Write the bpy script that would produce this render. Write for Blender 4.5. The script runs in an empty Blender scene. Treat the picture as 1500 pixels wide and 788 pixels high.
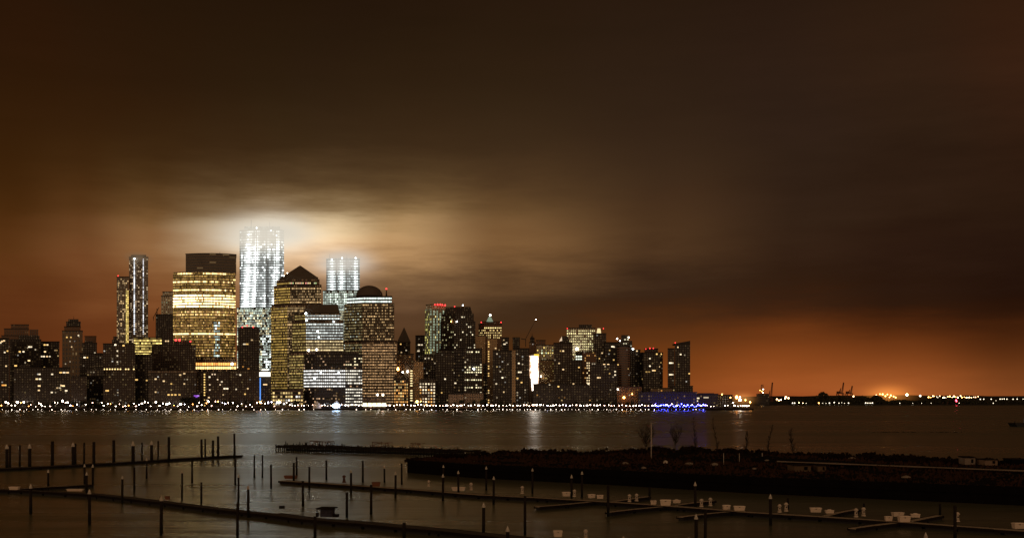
import bpy, bmesh, math, random
from mathutils import Vector, Matrix
R = random.Random(7)
S = bpy.context.scene
COL = S.collection
F = 1700.0            # focal length in photo pixels (photo 1500 wide)
H = 15.0              # eye height above the river
HZ = 583.0            # row of the horizon in the photo
GZ = 2.3              # level of the far promenade
# ------------------------------------------------------------------ helpers
def X(px, Y): return (px - 750.0) * Y / F
def Z(py, Y): return H + (HZ - py) * Y / F
def at(px, py, Y): return Vector((X(px, Y), Y, Z(py, Y)))
def gp(px, py, z=0.0):
    Y = (H - z) * F / (py - HZ)
    return Vector((X(px, Y), Y, z))
def lin(c):
    return tuple(((v/255.0)/12.92 if v/255.0 <= .04045 else ((v/255.0+.055)/1.055)**2.4) for v in c)

def link(o, parent=None):
    COL.objects.link(o)
    if parent is not None: o.parent = parent
    return o
def tag(o, label=None, cat=None, group=None, kind=None):
    if label: o['label'] = label
    if cat: o['category'] = cat
    if group: o['group'] = group
    if kind: o['kind'] = kind
    return o
def empty(name, loc, rz=0.0):
    o = bpy.data.objects.new(name, None)
    o.empty_display_size = .5
    o.location = loc; o.rotation_euler = (0, 0, rz)
    return link(o)

class MB:
    """collects shapes, then links them as ONE mesh object"""
    def __init__(s): s.v = []; s.f = []; s.uv = {}; s.mi = []; s.cur = 0; s.smooth = set()
    def poly(s, pts, uv=None):
        n = len(s.v); s.v += [tuple(p) for p in pts]; s.f.append(tuple(range(n, n+len(pts)))); s.mi.append(s.cur)
        if uv: s.uv[len(s.f)-1] = uv
    def box(s, c, size, rz=0.0, rx=0.0):
        hx, hy, hz = size[0]/2, size[1]/2, size[2]/2
        M = Matrix.Rotation(rz, 3, 'Z') @ Matrix.Rotation(rx, 3, 'X'); c = Vector(c)
        P = [c + M @ Vector((x*hx, y*hy, z*hz)) for z in (-1, 1) for x, y in ((-1,-1),(1,-1),(1,1),(-1,1))]
        n = len(s.v); s.v += [tuple(p) for p in P]
        for q in ((3,2,1,0),(4,5,6,7),(0,1,5,4),(1,2,6,5),(2,3,7,6),(3,0,4,7)):
            s.f.append(tuple(n+i for i in q)); s.mi.append(s.cur)
    def bar(s, a, b, w, h=None):
        a, b = Vector(a), Vector(b); d = b - a; L = d.length
        if L < 1e-6: return
        h = h or w; z = d/L
        up = Vector((0,0,1)) if abs(z.z) < .95 else Vector((0,1,0))
        x = z.cross(up).normalized(); y = x.cross(z).normalized()
        n = len(s.v)
        for p in (a, b):
            for i, j in ((-1,-1),(1,-1),(1,1),(-1,1)): s.v.append(tuple(p + x*i*w/2 + y*j*h/2))
        for q in ((0,1,2,3),(7,6,5,4),(0,4,5,1),(1,5,6,2),(2,6,7,3),(3,7,4,0)):
            s.f.append(tuple(n+i for i in q)); s.mi.append(s.cur)
    def tube(s, a, b, r0, r1=None, n=8, caps=True, smooth=True):
        a, b = Vector(a), Vector(b); d = b-a; L = d.length
        if L < 1e-6: return
        r1 = r0 if r1 is None else r1; z = d/L
        up = Vector((0,0,1)) if abs(z.z) < .95 else Vector((0,1,0))
        x = z.cross(up).normalized(); y = z.cross(x).normalized()
        k = len(s.v)
        for p, r in ((a, r0), (b, r1)):
            for i in range(n):
                t = 2*math.pi*i/n; s.v.append(tuple(p + (x*math.cos(t)+y*math.sin(t))*r))
        for i in range(n):
            j = (i+1) % n
            s.f.append((k+i, k+j, k+n+j, k+n+i)); s.mi.append(s.cur)
            if smooth: s.smooth.add(len(s.f)-1)
        if caps:
            s.f.append(tuple(k+i for i in reversed(range(n)))); s.mi.append(s.cur)
            s.f.append(tuple(k+n+i for i in range(n))); s.mi.append(s.cur)
    def ball(s, c, r, nu=10, nv=6, sz=1.0, v0=0.0, v1=1.0):
        c = Vector(c); k = len(s.v)
        rows = []
        for j in range(nv+1):
            t = math.pi*(v0+(v1-v0)*j/nv) - math.pi/2
            rows.append([len(s.v)+i for i in range(nu)])
            for i in range(nu):
                a = 2*math.pi*i/nu
                s.v.append((c.x+r*math.cos(t)*math.cos(a), c.y+r*math.cos(t)*math.sin(a), c.z+r*sz*math.sin(t)))
        for j in range(nv):
            for i in range(nu):
                i2 = (i+1) % nu
                s.f.append((rows[j][i], rows[j][i2], rows[j+1][i2], rows[j+1][i])); s.mi.append(s.cur); s.smooth.add(len(s.f)-1)
    def mesh(s, name, mats):
        me = bpy.data.meshes.new(name)
        me.from_pydata(s.v, [], s.f)
        if not isinstance(mats, (list, tuple)): mats = [mats]
        for m in mats: me.materials.append(m)
        me.polygons.foreach_set('material_index', s.mi)
        if s.smooth:
            me.polygons.foreach_set('use_smooth', [i in s.smooth for i in range(len(s.f))])
        if s.uv:
            l = me.uv_layers.new(name='UVMap')
            for i, p in enumerate(me.polygons):
                if i in s.uv:
                    for q, li in enumerate(p.loop_indices): l.data[li].uv = s.uv[i][q]
        me.update()
        return me
    def build(s, name, mats, parent=None, loc=None):
        o = bpy.data.objects.new(name, s.mesh(name, mats))
        if loc is not None: o.location = loc
        return link(o, parent)

# ------------------------------------------------------------------ materials
class NT:
    def __init__(s, nt): s.nt = nt; s.n = nt.nodes; s.l = nt.links
    def node(s, t, **kw):
        n = s.n.new(t)
        for k, v in kw.items():
            if k.startswith('i_'): n.inputs[k[2:]].default_value = v
            else: setattr(n, k, v)
        return n
    def to(s, a, b): s.l.new(a, b)
    def math(s, op, a, b=None, c=None, clamp=False):
        n = s.n.new('ShaderNodeMath'); n.operation = op; n.use_clamp = clamp
        for i, v in enumerate((a, b, c)):
            if v is None: continue
            if isinstance(v, (int, float)): n.inputs[i].default_value = v
            else: s.l.new(v, n.inputs[i])
        return n.outputs[0]
    def vmath(s, op, a, b=None):
        n = s.n.new('ShaderNodeVectorMath'); n.operation = op
        for i, v in enumerate((a, b)):
            if v is None: continue
            if isinstance(v, tuple): n.inputs[i].default_value = v
            else: s.l.new(v, n.inputs[i])
        return n.outputs['Value'] if op in ('LENGTH', 'DOT_PRODUCT') else n.outputs[0]
    def mix(s, f, a, b, kind='MIX'):
        n = s.n.new('ShaderNodeMix'); n.data_type = 'RGBA'; n.blend_type = kind
        for k, v in ((0, f), (6, a), (7, b)):
            if isinstance(v, (int, float)): n.inputs[k].default_value = v
            elif isinstance(v, tuple): n.inputs[k].default_value = v if len(v) == 4 else v + (1,)
            else: s.l.new(v, n.inputs[k])
        return n.outputs[2]
    def step(s, v, lo, hi):
        n = s.n.new('ShaderNodeMapRange'); n.interpolation_type = 'SMOOTHSTEP'
        s.l.new(v, n.inputs[0]); n.inputs[1].default_value = lo; n.inputs[2].default_value = hi
        return n.outputs[0]
    def noise(s, vec, scale, detail=4, rough=.55):
        n = s.n.new('ShaderNodeTexNoise'); n.inputs['Scale'].default_value = scale
        n.inputs['Detail'].default_value = detail; n.inputs['Roughness'].default_value = rough
        if vec is not None: s.l.new(vec, n.inputs['Vector'])
        return n.outputs['Fac']

def newmat(name):
    m = bpy.data.materials.new(name); m.use_nodes = True
    m.node_tree.nodes.clear(); t = NT(m.node_tree)
    out = t.node('ShaderNodeOutputMaterial')
    return m, t, out
def plain(name, col, rough=.7, metal=0.0, var=.35, scale=.6, spec=.4):
    """a surface with weathering noise"""
    m, t, out = newmat(name)
    tc = t.node('ShaderNodeTexCoord')
    nz = t.noise(tc.outputs['Object'], scale, 5)
    k = t.math('MULTIPLY_ADD', nz, 2*var, 1-var)
    mx = t.vmath('SCALE', tuple(col)); sc = mx.node
    t.to(k, sc.inputs['Scale'])
    b = t.node('ShaderNodeBsdfPrincipled', i_Roughness=rough, i_Metallic=metal)
    b.inputs['Specular IOR Level'].default_value = spec
    t.to(mx, b.inputs['Base Color']); t.to(b.outputs[0], out.inputs[0])
    return m
def glow(name, col, strength, sampling='AUTO'):
    m, t, out = newmat(name)
    e = t.node('ShaderNodeEmission', i_Strength=strength); e.inputs[0].default_value = tuple(col)+(1,)
    t.to(e.outputs[0], out.inputs[0])
    try: m.cycles.emission_sampling = sampling
    except Exception: pass
    return m

_wm = {}
def wallmat(key, col, bw=3.0, fh=3.6, wx=.55, wy=.5, dim=.1, dstr=.12, dcol=(1, .62, .25), rough=.75, glass=(.012, .012, .014), lit=0.0, litcol=(1, .75, .4)):
    """facade: piers and floor slabs, dark glazing between them, a few rooms with faint curtained light; lit = floodlit stone"""
    if key in _wm: return _wm[key]
    m, t, out = newmat('facade_' + key)
    uv = t.node('ShaderNodeUVMap')
    sp = t.node('ShaderNodeSeparateXYZ'); t.to(uv.outputs[0], sp.inputs[0])
    u = t.math('DIVIDE', sp.outputs[0], bw); v = t.math('DIVIDE', sp.outputs[1], fh)
    fu, fv = t.math('FRACT', u), t.math('FRACT', v)
    iu, iv = t.math('FLOOR', u), t.math('FLOOR', v)
    mu = t.math('LESS_THAN', t.math('ABSOLUTE', t.math('SUBTRACT', fu, .5)), wx/2)
    mv = t.math('LESS_THAN', t.math('ABSOLUTE', t.math('SUBTRACT', fv, .5)), wy/2)
    win = t.math('MULTIPLY', mu, mv)
    cb = t.node('ShaderNodeCombineXYZ'); t.to(iu, cb.inputs[0]); t.to(iv, cb.inputs[1])
    oi = t.node('ShaderNodeObjectInfo'); t.to(oi.outputs['Random'], cb.inputs[2])
    wn = t.node('ShaderNodeTexWhiteNoise'); wn.noise_dimensions = '3D'; t.to(cb.outputs[0], wn.inputs['Vector'])
    r = wn.outputs['Value']
    tc = t.node('ShaderNodeTexCoord')
    nz = t.noise(tc.outputs['Object'], .05, 5)
    k = t.math('MULTIPLY_ADD', nz, 1.0, .5)
    wc = t.vmath('SCALE', tuple(col)); t.to(k, wc.node.inputs['Scale'])
    base = t.mix(win, wc, glass)
    b = t.node('ShaderNodeBsdfPrincipled')
    t.to(base, b.inputs['Base Color'])
    t.to(t.math('MULTIPLY_ADD', win, .2-rough, rough), b.inputs['Roughness'])
    on = t.math('LESS_THAN', r, dim)
    e = t.math('MULTIPLY', t.math('MULTIPLY', on, win), t.math('MULTIPLY_ADD', wn.outputs['Color'], dstr*1.6, dstr*.2))
    ec = t.vmath('SCALE', tuple(dcol)); t.to(e, ec.node.inputs['Scale'])
    t.to(ec, b.inputs['Emission Color']); b.inputs['Emission Strength'].default_value = 1
    t.to(b.outputs[0], out.inputs[0])
    try: m.cycles.emission_sampling = 'NONE'
    except Exception: pass
    _wm[key] = m
    return m

# lit windows: bands read a colour attribute, single windows read the object's colour
def _winmats():
    m, t, out = newmat('lit_window_band')
    a = t.node('ShaderNodeAttribute', attribute_name='lit')
    e = t.node('ShaderNodeEmission', i_Strength=1.0); t.to(a.outputs['Color'], e.inputs[0]); t.to(e.outputs[0], out.inputs[0])
    m.cycles.emission_sampling = 'NONE'
    m2, t, out = newmat('lit_window_pane')
    o = t.node('ShaderNodeObjectInfo')
    e = t.node('ShaderNodeEmission'); t.to(o.outputs['Color'], e.inputs[0])
    t.to(t.math('MULTIPLY', o.outputs['Alpha'], 10.0), e.inputs[1]); t.to(e.outputs[0], out.inputs[0])
    m2.cycles.emission_sampling = 'NONE'
    return m, m2
M_BAND, M_PANE = _winmats()
_q = MB(); _q.poly([(-.5,0,-.5),(.5,0,-.5),(.5,0,.5),(-.5,0,.5)])
PANE = _q.mesh('window_pane', M_PANE)

WARM=(1,.70,.28); YEL=(1,.74,.22); WHITE=(1,.93,.80); COOL=(.82,1,.98); AMB=(1,.48,.13); GRN=(.85,1,.62); PEACH=(1,.78,.5)

# ------------------------------------------------------------------ camera
cam = bpy.data.cameras.new('camera'); co = bpy.data.objects.new('camera', cam); COL.objects.link(co)
co.location = (0, 0, H); co.rotation_euler = (math.radians(90), 0, 0)
cam.sensor_width = 36; cam.lens = 36*F/1500.0; cam.shift_y = (HZ-394.0)/1500.0
cam.clip_start = .5; cam.clip_end = 80000
S.camera = co
S.view_settings.view_transform = 'Standard'; S.view_settings.look = 'None'; S.view_settings.exposure = 0
S.cycles.use_denoising = True
S.cycles.sample_clamp_indirect = 4.0
S.cycles.max_bounces = 6; S.cycles.diffuse_bounces = 2; S.cycles.glossy_bounces = 3; S.cycles.transparent_max_bounces = 8; S.cycles.volume_bounces = 0
S.cycles.filter_width = 1.5

# ------------------------------------------------------------------ sky: low cloud lit from below by the city
W = bpy.data.worlds.new('World'); S.world = W; W.use_nodes = True
def make_sky():
    nt = W.node_tree; nt.nodes.clear(); t = NT(nt)
    out = t.node('ShaderNodeOutputWorld'); bg = t.node('ShaderNodeBackground'); t.to(bg.outputs[0], out.inputs[0])
    tc = t.node('ShaderNodeTexCoord'); d = t.vmath('NORMALIZE', tc.outputs['Generated'])
    sp = t.node('ShaderNodeSeparateXYZ'); t.to(d, sp.inputs[0]); x, y, z = sp.outputs
    az = t.math('ARCTAN2', x, y)
    hy = t.math('SQRT', t.math('ADD', t.math('MULTIPLY', x, x), t.math('MULTIPLY', y, y)))
    el = t.math('DIVIDE', z, t.math('MAXIMUM', hy, .02))
    # stretched cloud noise warps the layers
    st = t.vmath('MULTIPLY', d, (2.2, 2.2, 9.0))
    n1 = t.noise(st, 1.6, 5, .55); n2 = t.noise(t.vmath('ADD', st, (7.3, 2.1, 4.7)), 1.1, 4, .5)
    n3 = t.noise(t.vmath('MULTIPLY', t.vmath('ADD', d, (.31,.2,0)), (3.0, 3.0, 20.0)), 1.9, 7, .62)
    el2 = t.math('ADD', el, t.math('MULTIPLY', t.math('SUBTRACT', n1, .5), t.math('MULTIPLY_ADD', t.math('ABSOLUTE', el), .26, .004)))
    el2 = t.math('ADD', el2, t.math('MULTIPLY', t.math('SUBTRACT', n3, .5), t.math('MULTIPLY', t.step(el, .015, .08), .062)))
    az2 = t.math('ADD', az, t.math('MULTIPLY', t.math('SUBTRACT', n2, .5), .12))
    PY = [-700, -120, 0, 120, 200, 250, 290, 315, 340, 368, 400, 435, 470, 505, 540, 570, 583]
    cols = {   # photo column -> colours of the sky up the picture
     -450: [(20,14,8),(34,20,8),(42,22,8),(48,27,9),(58,32,10),(60,33,11),(70,39,12),(76,41,14),(81,44,16),(84,45,18),(86,46,18),(86,44,18),(84,42,18),(83,40,17),(92,45,18),(88,42,17),(84,39,15)],
       0: [(20,14,8),(32,19,8),(42,22,8),(46,26,9),(54,31,10),(57,33,10),(69,40,13),(76,44,16),(83,49,19),(90,52,22),(93,53,23),(94,51,23),(92,49,21),(90,46,19),(102,51,21),(98,48,19),(92,43,17)],
     110: [(20,14,8),(31,19,9),(38,22,9),(45,26,10),(54,32,12),(63,39,15),(83,52,23),(95,61,31),(105,68,36),(111,69,37),(112,68,36),(110,64,32),(105,58,28),(102,54,24),(110,56,24),(106,52,22),(96,45,17)],
     220: [(20,14,8),(30,19,9),(36,22,9),(43,26,11),(53,33,14),(68,46,21),(98,69,37),(122,89,52),(139,101,63),(137,96,59),(129,86,49),(122,74,40),(115,66,32),(109,59,28),(111,57,25),(106,52,21),(98,46,18)],
     330: [(20,14,8),(29,18,9),(36,22,10),(42,27,12),(53,35,17),(75,54,30),(122,97,64),(164,144,112),(184,160,126),(168,136,98),(154,116,78),(140,96,60),(128,78,44),(118,66,34),(112,58,27),(106,53,22),(98,46,18)],
     410: [(20,14,8),(29,18,9),(36,22,10),(42,28,13),(53,37,19),(78,57,33),(136,110,74),(218,204,176),(240,220,187),(229,195,151),(172,134,96),(138,98,64),(118,78,46),(106,66,36),(104,58,28),(102,52,22),(96,45,18)],
     480: [(20,14,8),(29,18,9),(36,22,11),(42,28,14),(54,38,21),(80,59,35),(129,104,68),(201,178,138),(250,223,176),(242,201,151),(176,138,100),(124,92,62),(108,78,50),(100,66,38),(98,58,29),(98,52,22),(94,45,18)],
     600: [(20,14,8),(30,19,10),(37,23,12),(44,30,15),(56,39,22),(76,56,33),(116,90,56),(155,125,83),(193,157,110),(186,146,99),(122,92,60),(98,71,48),(86,60,38),(76,51,29),(78,48,23),(84,47,19),(86,43,17)],
     750: [(20,14,8),(31,19,10),(38,24,13),(46,32,17),(56,40,24),(70,50,30),(93,68,40),(108,80,48),(123,91,56),(125,91,55),(94,67,41),(66,46,28),(62,41,23),(76,46,20),(88,49,17),(92,48,17),(88,43,17)],
     950: [(20,14,8),(33,21,12),(40,26,15),(46,32,20),(52,36,23),(58,41,26),(65,45,28),(71,49,30),(76,53,32),(73,50,30),(62,42,26),(52,34,21),(72,42,19),(102,55,21),(120,63,22),(130,69,28),(128,64,26)],
    1150: [(20,14,8),(34,22,13),(42,27,17),(46,31,21),(47,32,22),(48,33,22),(49,33,22),(49,33,21),(49,32,20),(50,32,20),(47,29,17),(50,29,15),(84,44,18),(120,62,24),(146,77,32),(158,85,39),(150,75,34)],
    1320: [(20,14,8),(36,23,12),(46,29,17),(49,32,20),(47,31,19),(45,29,18),(44,28,17),(43,27,16),(42,25,15),(43,26,16),(40,23,13),(42,23,11),(68,34,13),(104,53,20),(142,76,33),(166,92,44),(168,90,42)],
    1500: [(20,14,8),(40,25,13),(52,30,16),(54,32,19),(48,29,17),(43,26,15),(41,25,14),(40,24,14),(38,22,13),(38,22,13),(34,18,10),(34,17,8),(50,25,10),(78,39,14),(106,57,24),(128,71,33),(130,70,32)],
    1950: [(20,14,8),(38,24,13),(48,29,16),(48,30,18),(46,28,17),(44,27,16),(40,24,14),(38,22,13),(36,21,12),(33,19,11),(30,16,9),(30,15,7),(40,19,8),(60,29,10),(84,43,16),(100,52,21),(104,50,20)],
    }
    azs, outs = [], []
    for c, L in cols.items():
        a = math.atan((c-750)/F); azs.append(a)
        rp = t.node('ShaderNodeValToRGB'); cr = rp.color_ramp; cr.interpolation = 'B_SPLINE'
        E0, E1 = -.01, .80
        pos = sorted([((HZ-p)/F*math.cos(a)-E0)/(E1-E0), lin(col)] for p, col in zip(PY, L))
        while len(cr.elements) < len(pos): cr.elements.new(.5)
        for e, (p, col) in zip(cr.elements, pos): e.position = min(max(p, 0), 1); e.color = col+(1,)
        mr = t.node('ShaderNodeMapRange'); t.to(el2, mr.inputs[0]); mr.inputs[1].default_value = E0; mr.inputs[2].default_value = E1
        t.to(mr.outputs[0], rp.inputs[0]); outs.append(rp.outputs[0])
    cur = outs[0]
    for i in range(1, len(outs)): cur = t.mix(t.step(az2, azs[i-1], azs[i]), cur, outs[i])
    # behind the camera: the lamps of the near shore on the same cloud
    nb = t.math('MULTIPLY_ADD', n2, .8, .6)
    back = t.math('MULTIPLY', t.math('EXPONENT', t.math('MULTIPLY', t.math('ABSOLUTE', el), -1.4)), nb)
    bc = t.vmath('SCALE', (.74, .46, .26)); t.to(back, bc.node.inputs['Scale'])
    cur = t.mix(t.step(t.math('ABSOLUTE', az), 1.15, 1.9), cur, bc)
    # faint brightness streaks in the cloud, dark below the horizon
    k = t.math('MULTIPLY', t.math('MULTIPLY_ADD', n3, .52, .74), t.math('MULTIPLY_ADD', n1, .3, .85))
    k = t.math('MULTIPLY', k, t.step(el, -.03, -.004))
    mm = t.vmath('SCALE', t.vmath('MULTIPLY', cur, (1.01, .972, .96))); t.to(k, mm.node.inputs['Scale'])
    t.to(mm, bg.inputs[0]); bg.inputs[1].default_value = 1.0
    W.cycles.sampling_method = 'AUTOMATIC'
make_sky()

# ------------------------------------------------------------------ river
def make_water():
    m, t, out = newmat('river_water')
    tc = t.node('ShaderNodeTexCoord')
    b = t.node('ShaderNodeBsdfPrincipled')
    b.inputs['Base Color'].default_value = (.090, .086, .044, 1)
    b.inputs['IOR'].default_value = 1.62; b.inputs['Specular IOR Level'].default_value = .85
    b.inputs['Specular Tint'].default_value = (.80, .95, .62, 1)
    p = tc.outputs['Object']
    n1 = t.noise(t.vmath('MULTIPLY', p, (.010, .045, 1)), 1.0, 5, .6)     # long swells and current lines
    n2 = t.noise(t.vmath('MULTIPLY', p, (.10, .55, 1)), 1.0, 4, .6)       # wavelets
    n4 = t.noise(t.vmath('MULTIPLY', p, (.5, 2.2, 1)), 1.0, 3, .6)
    hgt = t.math('ADD', t.math('MULTIPLY', n1, 2.2), t.math('MULTIPLY', n2, .24))
    hgt = t.math('ADD', hgt, t.math('MULTIPLY', n4, .05))
    bp = t.node('ShaderNodeBump'); bp.inputs['Strength'].default_value = .55; bp.inputs['Distance'].default_value = 1.0
    t.to(hgt, bp.inputs['Height']); t.to(bp.outputs[0], b.inputs['Normal'])
    n3 = t.noise(t.vmath('MULTIPLY', p, (.0022, .016, 1)), 1.0, 3, .5)
    t.to(t.math('MULTIPLY_ADD', n3, .24, .16), b.inputs['Roughness'])
    t.to(b.outputs[0], out.inputs[0])
    w = MB(); w.poly([(-30000,-3000,0),(30000,-3000,0),(30000,60000,0),(-30000,60000,0)])
    tag(w.build('water', m), kind='structure', label='dark river water with long blurred reflections')
make_water()
# ------------------------------------------------------------------ city
M_ROOF = plain('roof_felt', (.022,.018,.015), .9)
M_DARKMETAL = plain('dark_steel', (.035,.03,.027), .5, .6)
M_RED = glow('aviation_lamp_red', (1,.04,.04), 4.5, 'NONE')
M_WHITE_LAMP = glow('lamp_white', (1,.88,.72), 16, 'NONE')
M_COOL_LAMP = glow('lamp_cool', (.8,.95,1), 15, 'NONE')
M_AMBER_LAMP = glow('lamp_amber', (1,.42,.1), 14, 'NONE')

WM = dict(
 brick = wallmat('brick', (.034,.020,.012), 3.0, 3.1, .55, .55, .34, .04),
 dark  = wallmat('dark', (.021,.014,.009), 3.2, 3.1, .55, .55, .30, .032),
 brown = wallmat('brown', (.17,.09,.045), 3.2, 3.6, .4, .55, .05, .06),
 stone = wallmat('stone', (.19,.13,.08), 3.0, 3.6, .4, .6, .10, .10),
 tan   = wallmat('tan', (.40,.28,.15), 3.0, 3.6, .3, .5, .10, .10),
 pale  = wallmat('pale', (.55,.50,.38), 3.4, 3.8, .42, .6, .25, .16, (1,.85,.5)),
 green = wallmat('green', (.42,.46,.33), 3.2, 3.7, .45, .6, .45, .14, (.85,1,.6)),
 glass = wallmat('glass', (.07,.048,.03), 1.6, 4.0, .8, .6, .55, .13, (1,.50,.14), .35),
 granite = wallmat('granite', (.075,.046,.026), 2.6, 3.9, .5, .5, .5, .12, (1,.52,.2)),
 gold  = wallmat('gold', (.13,.095,.035), 2.6, 3.9, 1.0, .5, .65, .20, (1,.68,.16)),
 copper= wallmat('copper', (.075,.058,.042), 4, 4, .1, .1, 0, 0),
 grey  = wallmat('grey', (.15,.122,.09), 9, 3.9, .96, .5, .08, .12),
 steel = wallmat('steel', (.20,.17,.13), 2.4, 3.1, .4, .5, .25, .16, (1,.78,.48), .45),
 rib   = wallmat('rib', (.18,.10,.06), 40, 3.1, 1.0, .5, 0, .0),
 core  = wallmat('core', (.30,.31,.29), 3.0, 4.2, .8, .6, .8, .42, (.85,1,.85)),  # cell glow raised so the whole facade reads as white haze
 black = wallmat('black', (.020,.016,.014), 3, 3.9, .6, .5, .10, .12),
 mesh  = wallmat('diagrid', (.20,.145,.09), 4.6, 6.4, .45, .6, .12, .10),
)

def office(p=.8, fp=.85, lo=.25, hi=1.6, c=WARM, c2=None, p2=0., dim=.15, boost=None, seed=None):
    """offices: whole floors lit or dimmed; within a floor most bays lit"""
    fl = {}
    rr = random.Random(seed or R.random())
    def f(px, py, i, j, k):
        if (j) not in fl: fl[j] = (rr.uniform(.55, 1.4) if rr.random() < fp else dim, rr.uniform(.75, 1.1))
        m, q = fl[j]
        if rr.random() > p*q: return None
        v = lo*(hi/lo)**rr.random()*m
        if boost:
            b = boost(px, py)
            if b is None: return None
            v *= b
        cc = c2 if (c2 and rr.random() < p2) else c
        return (cc[0]*v, cc[1]*v, cc[2]*v)
    return f
def homes(p=.06, lo=.3, hi=2.6, cs=(WARM, WHITE, PEACH, PEACH), y1=None, y0=None):
    rr = random.Random(R.random())
    def f(px, py, i, j, k):
        if rr.random() > p*.7: return None
        if y0 and py < y0: return None
        v = .38*lo*(hi/lo)**(rr.random()**1.8); cc = rr.choice(cs)
        return (cc[0]*v, cc[1]*v, cc[2]*v)
    return f

class T:
    def __init__(s, pts, top, bot=None, d=30, m='dark', n='wall', win=None, style='cell', bw=3.2, fh=3.3, wr=.6, hr=.5,
                 taper=None, roof=True, spots=(), skip=0.0, faces=None, mslot=None, amp=1.0):
        s.__dict__.update(locals())

V = Vector
NB = [0]
def building(name, label, Y, tiers, cat='building', group='buildings of the far skyline', lamps=(), masts=(), domes=(), extra=None):
    NB[0] += 1
    a0 = [p[0] if isinstance(p, tuple) else p for p in tiers[0].pts]
    o = V((X((a0[0]+a0[-1])/2, Y), Y, GZ))
    root = empty(name, o); tag(root, label, cat, group)
    singles = []; bands = []
    zprev = GZ
    for ti, t in enumerate(tiers):
        z1 = Z(t.top, Y); z0 = zprev if t.bot is None else Z(t.bot, Y)
        if ti == 0 and t.bot is None: z0 = GZ-1.5
        front = []
        for p in t.pts:
            px, dy = p if isinstance(p, tuple) else (p, 0)
            front.append(V((X(px, Y+dy), Y+dy, 0)))
        br_, bl_ = front[-1], front[0]; k_ = 1+t.d/Y
        inner = X(750, 1) + (a0[0]+a0[-1])/2 - 750
        back = [V((br_.x*(k_ if inner < 0 else 1), br_.y+t.d, 0)), V((bl_.x*(k_ if inner > 0 else 1), bl_.y+t.d, 0))]
        P = front + back; n = len(P)
        cx = sum((q.x for q in P))/n; cy = sum((q.y for q in P))/n
        tx, ty = t.taper or (1, 1)
        def pos(q, top):
            return V((cx+(q.x-cx)*(tx if top else 1), cy+(q.y-cy)*(ty if top else 1), z1 if top else z0)) - o
        mb = MB(); u = 0
        for i in range(n):
            a, b = P[i], P[(i+1) % n]; L = (b-a).length
            mb.poly([pos(a,0), pos(b,0), pos(b,1), pos(a,1)], [(u,z0),(u+L,z0),(u+L,z1),(u,z1)]); u += L
        mb.poly([pos(q,1) for q in P], [(0,0)]*n)
        mb.build(t.n, WM[t.m], root)
        if t.roof and not t.taper and t.n == 'wall':
            rb = MB(); G = []
            for q in P:
                dx, dy = q.x-cx, q.y-cy; l = math.hypot(dx, dy) or 1
                G.append(V((q.x+dx/l*.5, q.y+dy/l*.5, 0)))
            for i in range(n):
                a, b = G[i], G[(i+1) % n]
                rb.poly([V((a.x,a.y,z1+.05))-o, V((b.x,b.y,z1+.05))-o, V((b.x,b.y,z1+1.1))-o, V((a.x,a.y,z1+1.1))-o])
            rb.poly([V((q.x,q.y,z1+1.1))-o for q in G])
            rb.build('roof', M_ROOF, root)
        zprev = z1 + (1.1 if (t.roof and not t.taper and t.n == 'wall') else 0)
        # ---- lit windows
        if t.win or t.spots:
            for k in range(len(front)-1):
                a, b = front[k], front[k+1]; e = b-a; L = e.length; e = e/L
                if t.faces and k not in t.faces: continue
                nrm = V((e.y, -e.x, 0)); ang = math.atan2(e.y, e.x)
                nb = max(1, int(L/t.bw)); nf = int((z1-z0-t.skip)/t.fh)
                bw = L/nb
                if t.win:
                    for j in range(nf):
                        zc = z0+t.skip+(j+.5)*t.fh
                        if zc < GZ+1: continue
                        row = []
                        for i in range(nb):
                            c = a+e*((i+.5)*bw); px = 750+c.x*F/c.y; py = HZ-(zc-H)*F/c.y
                            v = t.win(px, py, i, j, k)
                            if v is None: continue
                            v = tuple(q*t.amp for q in v)
                            if t.style == 'band': row.append((i, v))
                            else: singles.append((V((c.x,c.y,zc))+nrm*.14-o, ang, bw*t.wr*.85, t.fh*t.hr*.9, v))
                        if row:
                            bands.append((sum(v[0] for _, v in row), [
                                ([a+e*(i*bw+bw*(1-t.wr)/2)+nrm*.14, a+e*((i+1)*bw-bw*(1-t.wr)/2)+nrm*.14], zc-t.fh*t.hr/2, zc+t.fh*t.hr/2, v) for i, v in row]))
                for sp_ in t.spots:
                    spx, spy = sp_[0], sp_[1]; w = sp_[2] if len(sp_) > 2 else 2.4; v = sp_[3] if len(sp_) > 3 else 4.0
                    cc = sp_[4] if len(sp_) > 4 else (PEACH, WHITE, WARM)[int(spx*7) % 3]
                    pa, pb = 750+a.x*F/a.y, 750+b.x*F/b.y
                    if not (pa <= spx < pb): continue
                    q = (spx-pa)/(pb-pa); c = a+(b-a)*q
                    singles.append((V((c.x,c.y,Z(spy, c.y)))+nrm*.2-o, ang, w*.86, 1.7, (cc[0]*v*.30, cc[1]*v*.26, cc[2]*v*.20)))
    # up to a hundred windows are parts of their own, the rest one part
    singles.sort(key=lambda s: -max(s[4])*s[2]*s[3])
    for p, ang, w, h, v in singles[:100]:
        q = bpy.data.objects.new('window', PANE); q.location = p; q.rotation_euler = (0,0,ang); q.scale = (w,1,h)
        mx = max(v); q.color = (v[0]/mx, v[1]/mx, v[2]/mx, mx/10.0); link(q, root)
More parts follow.
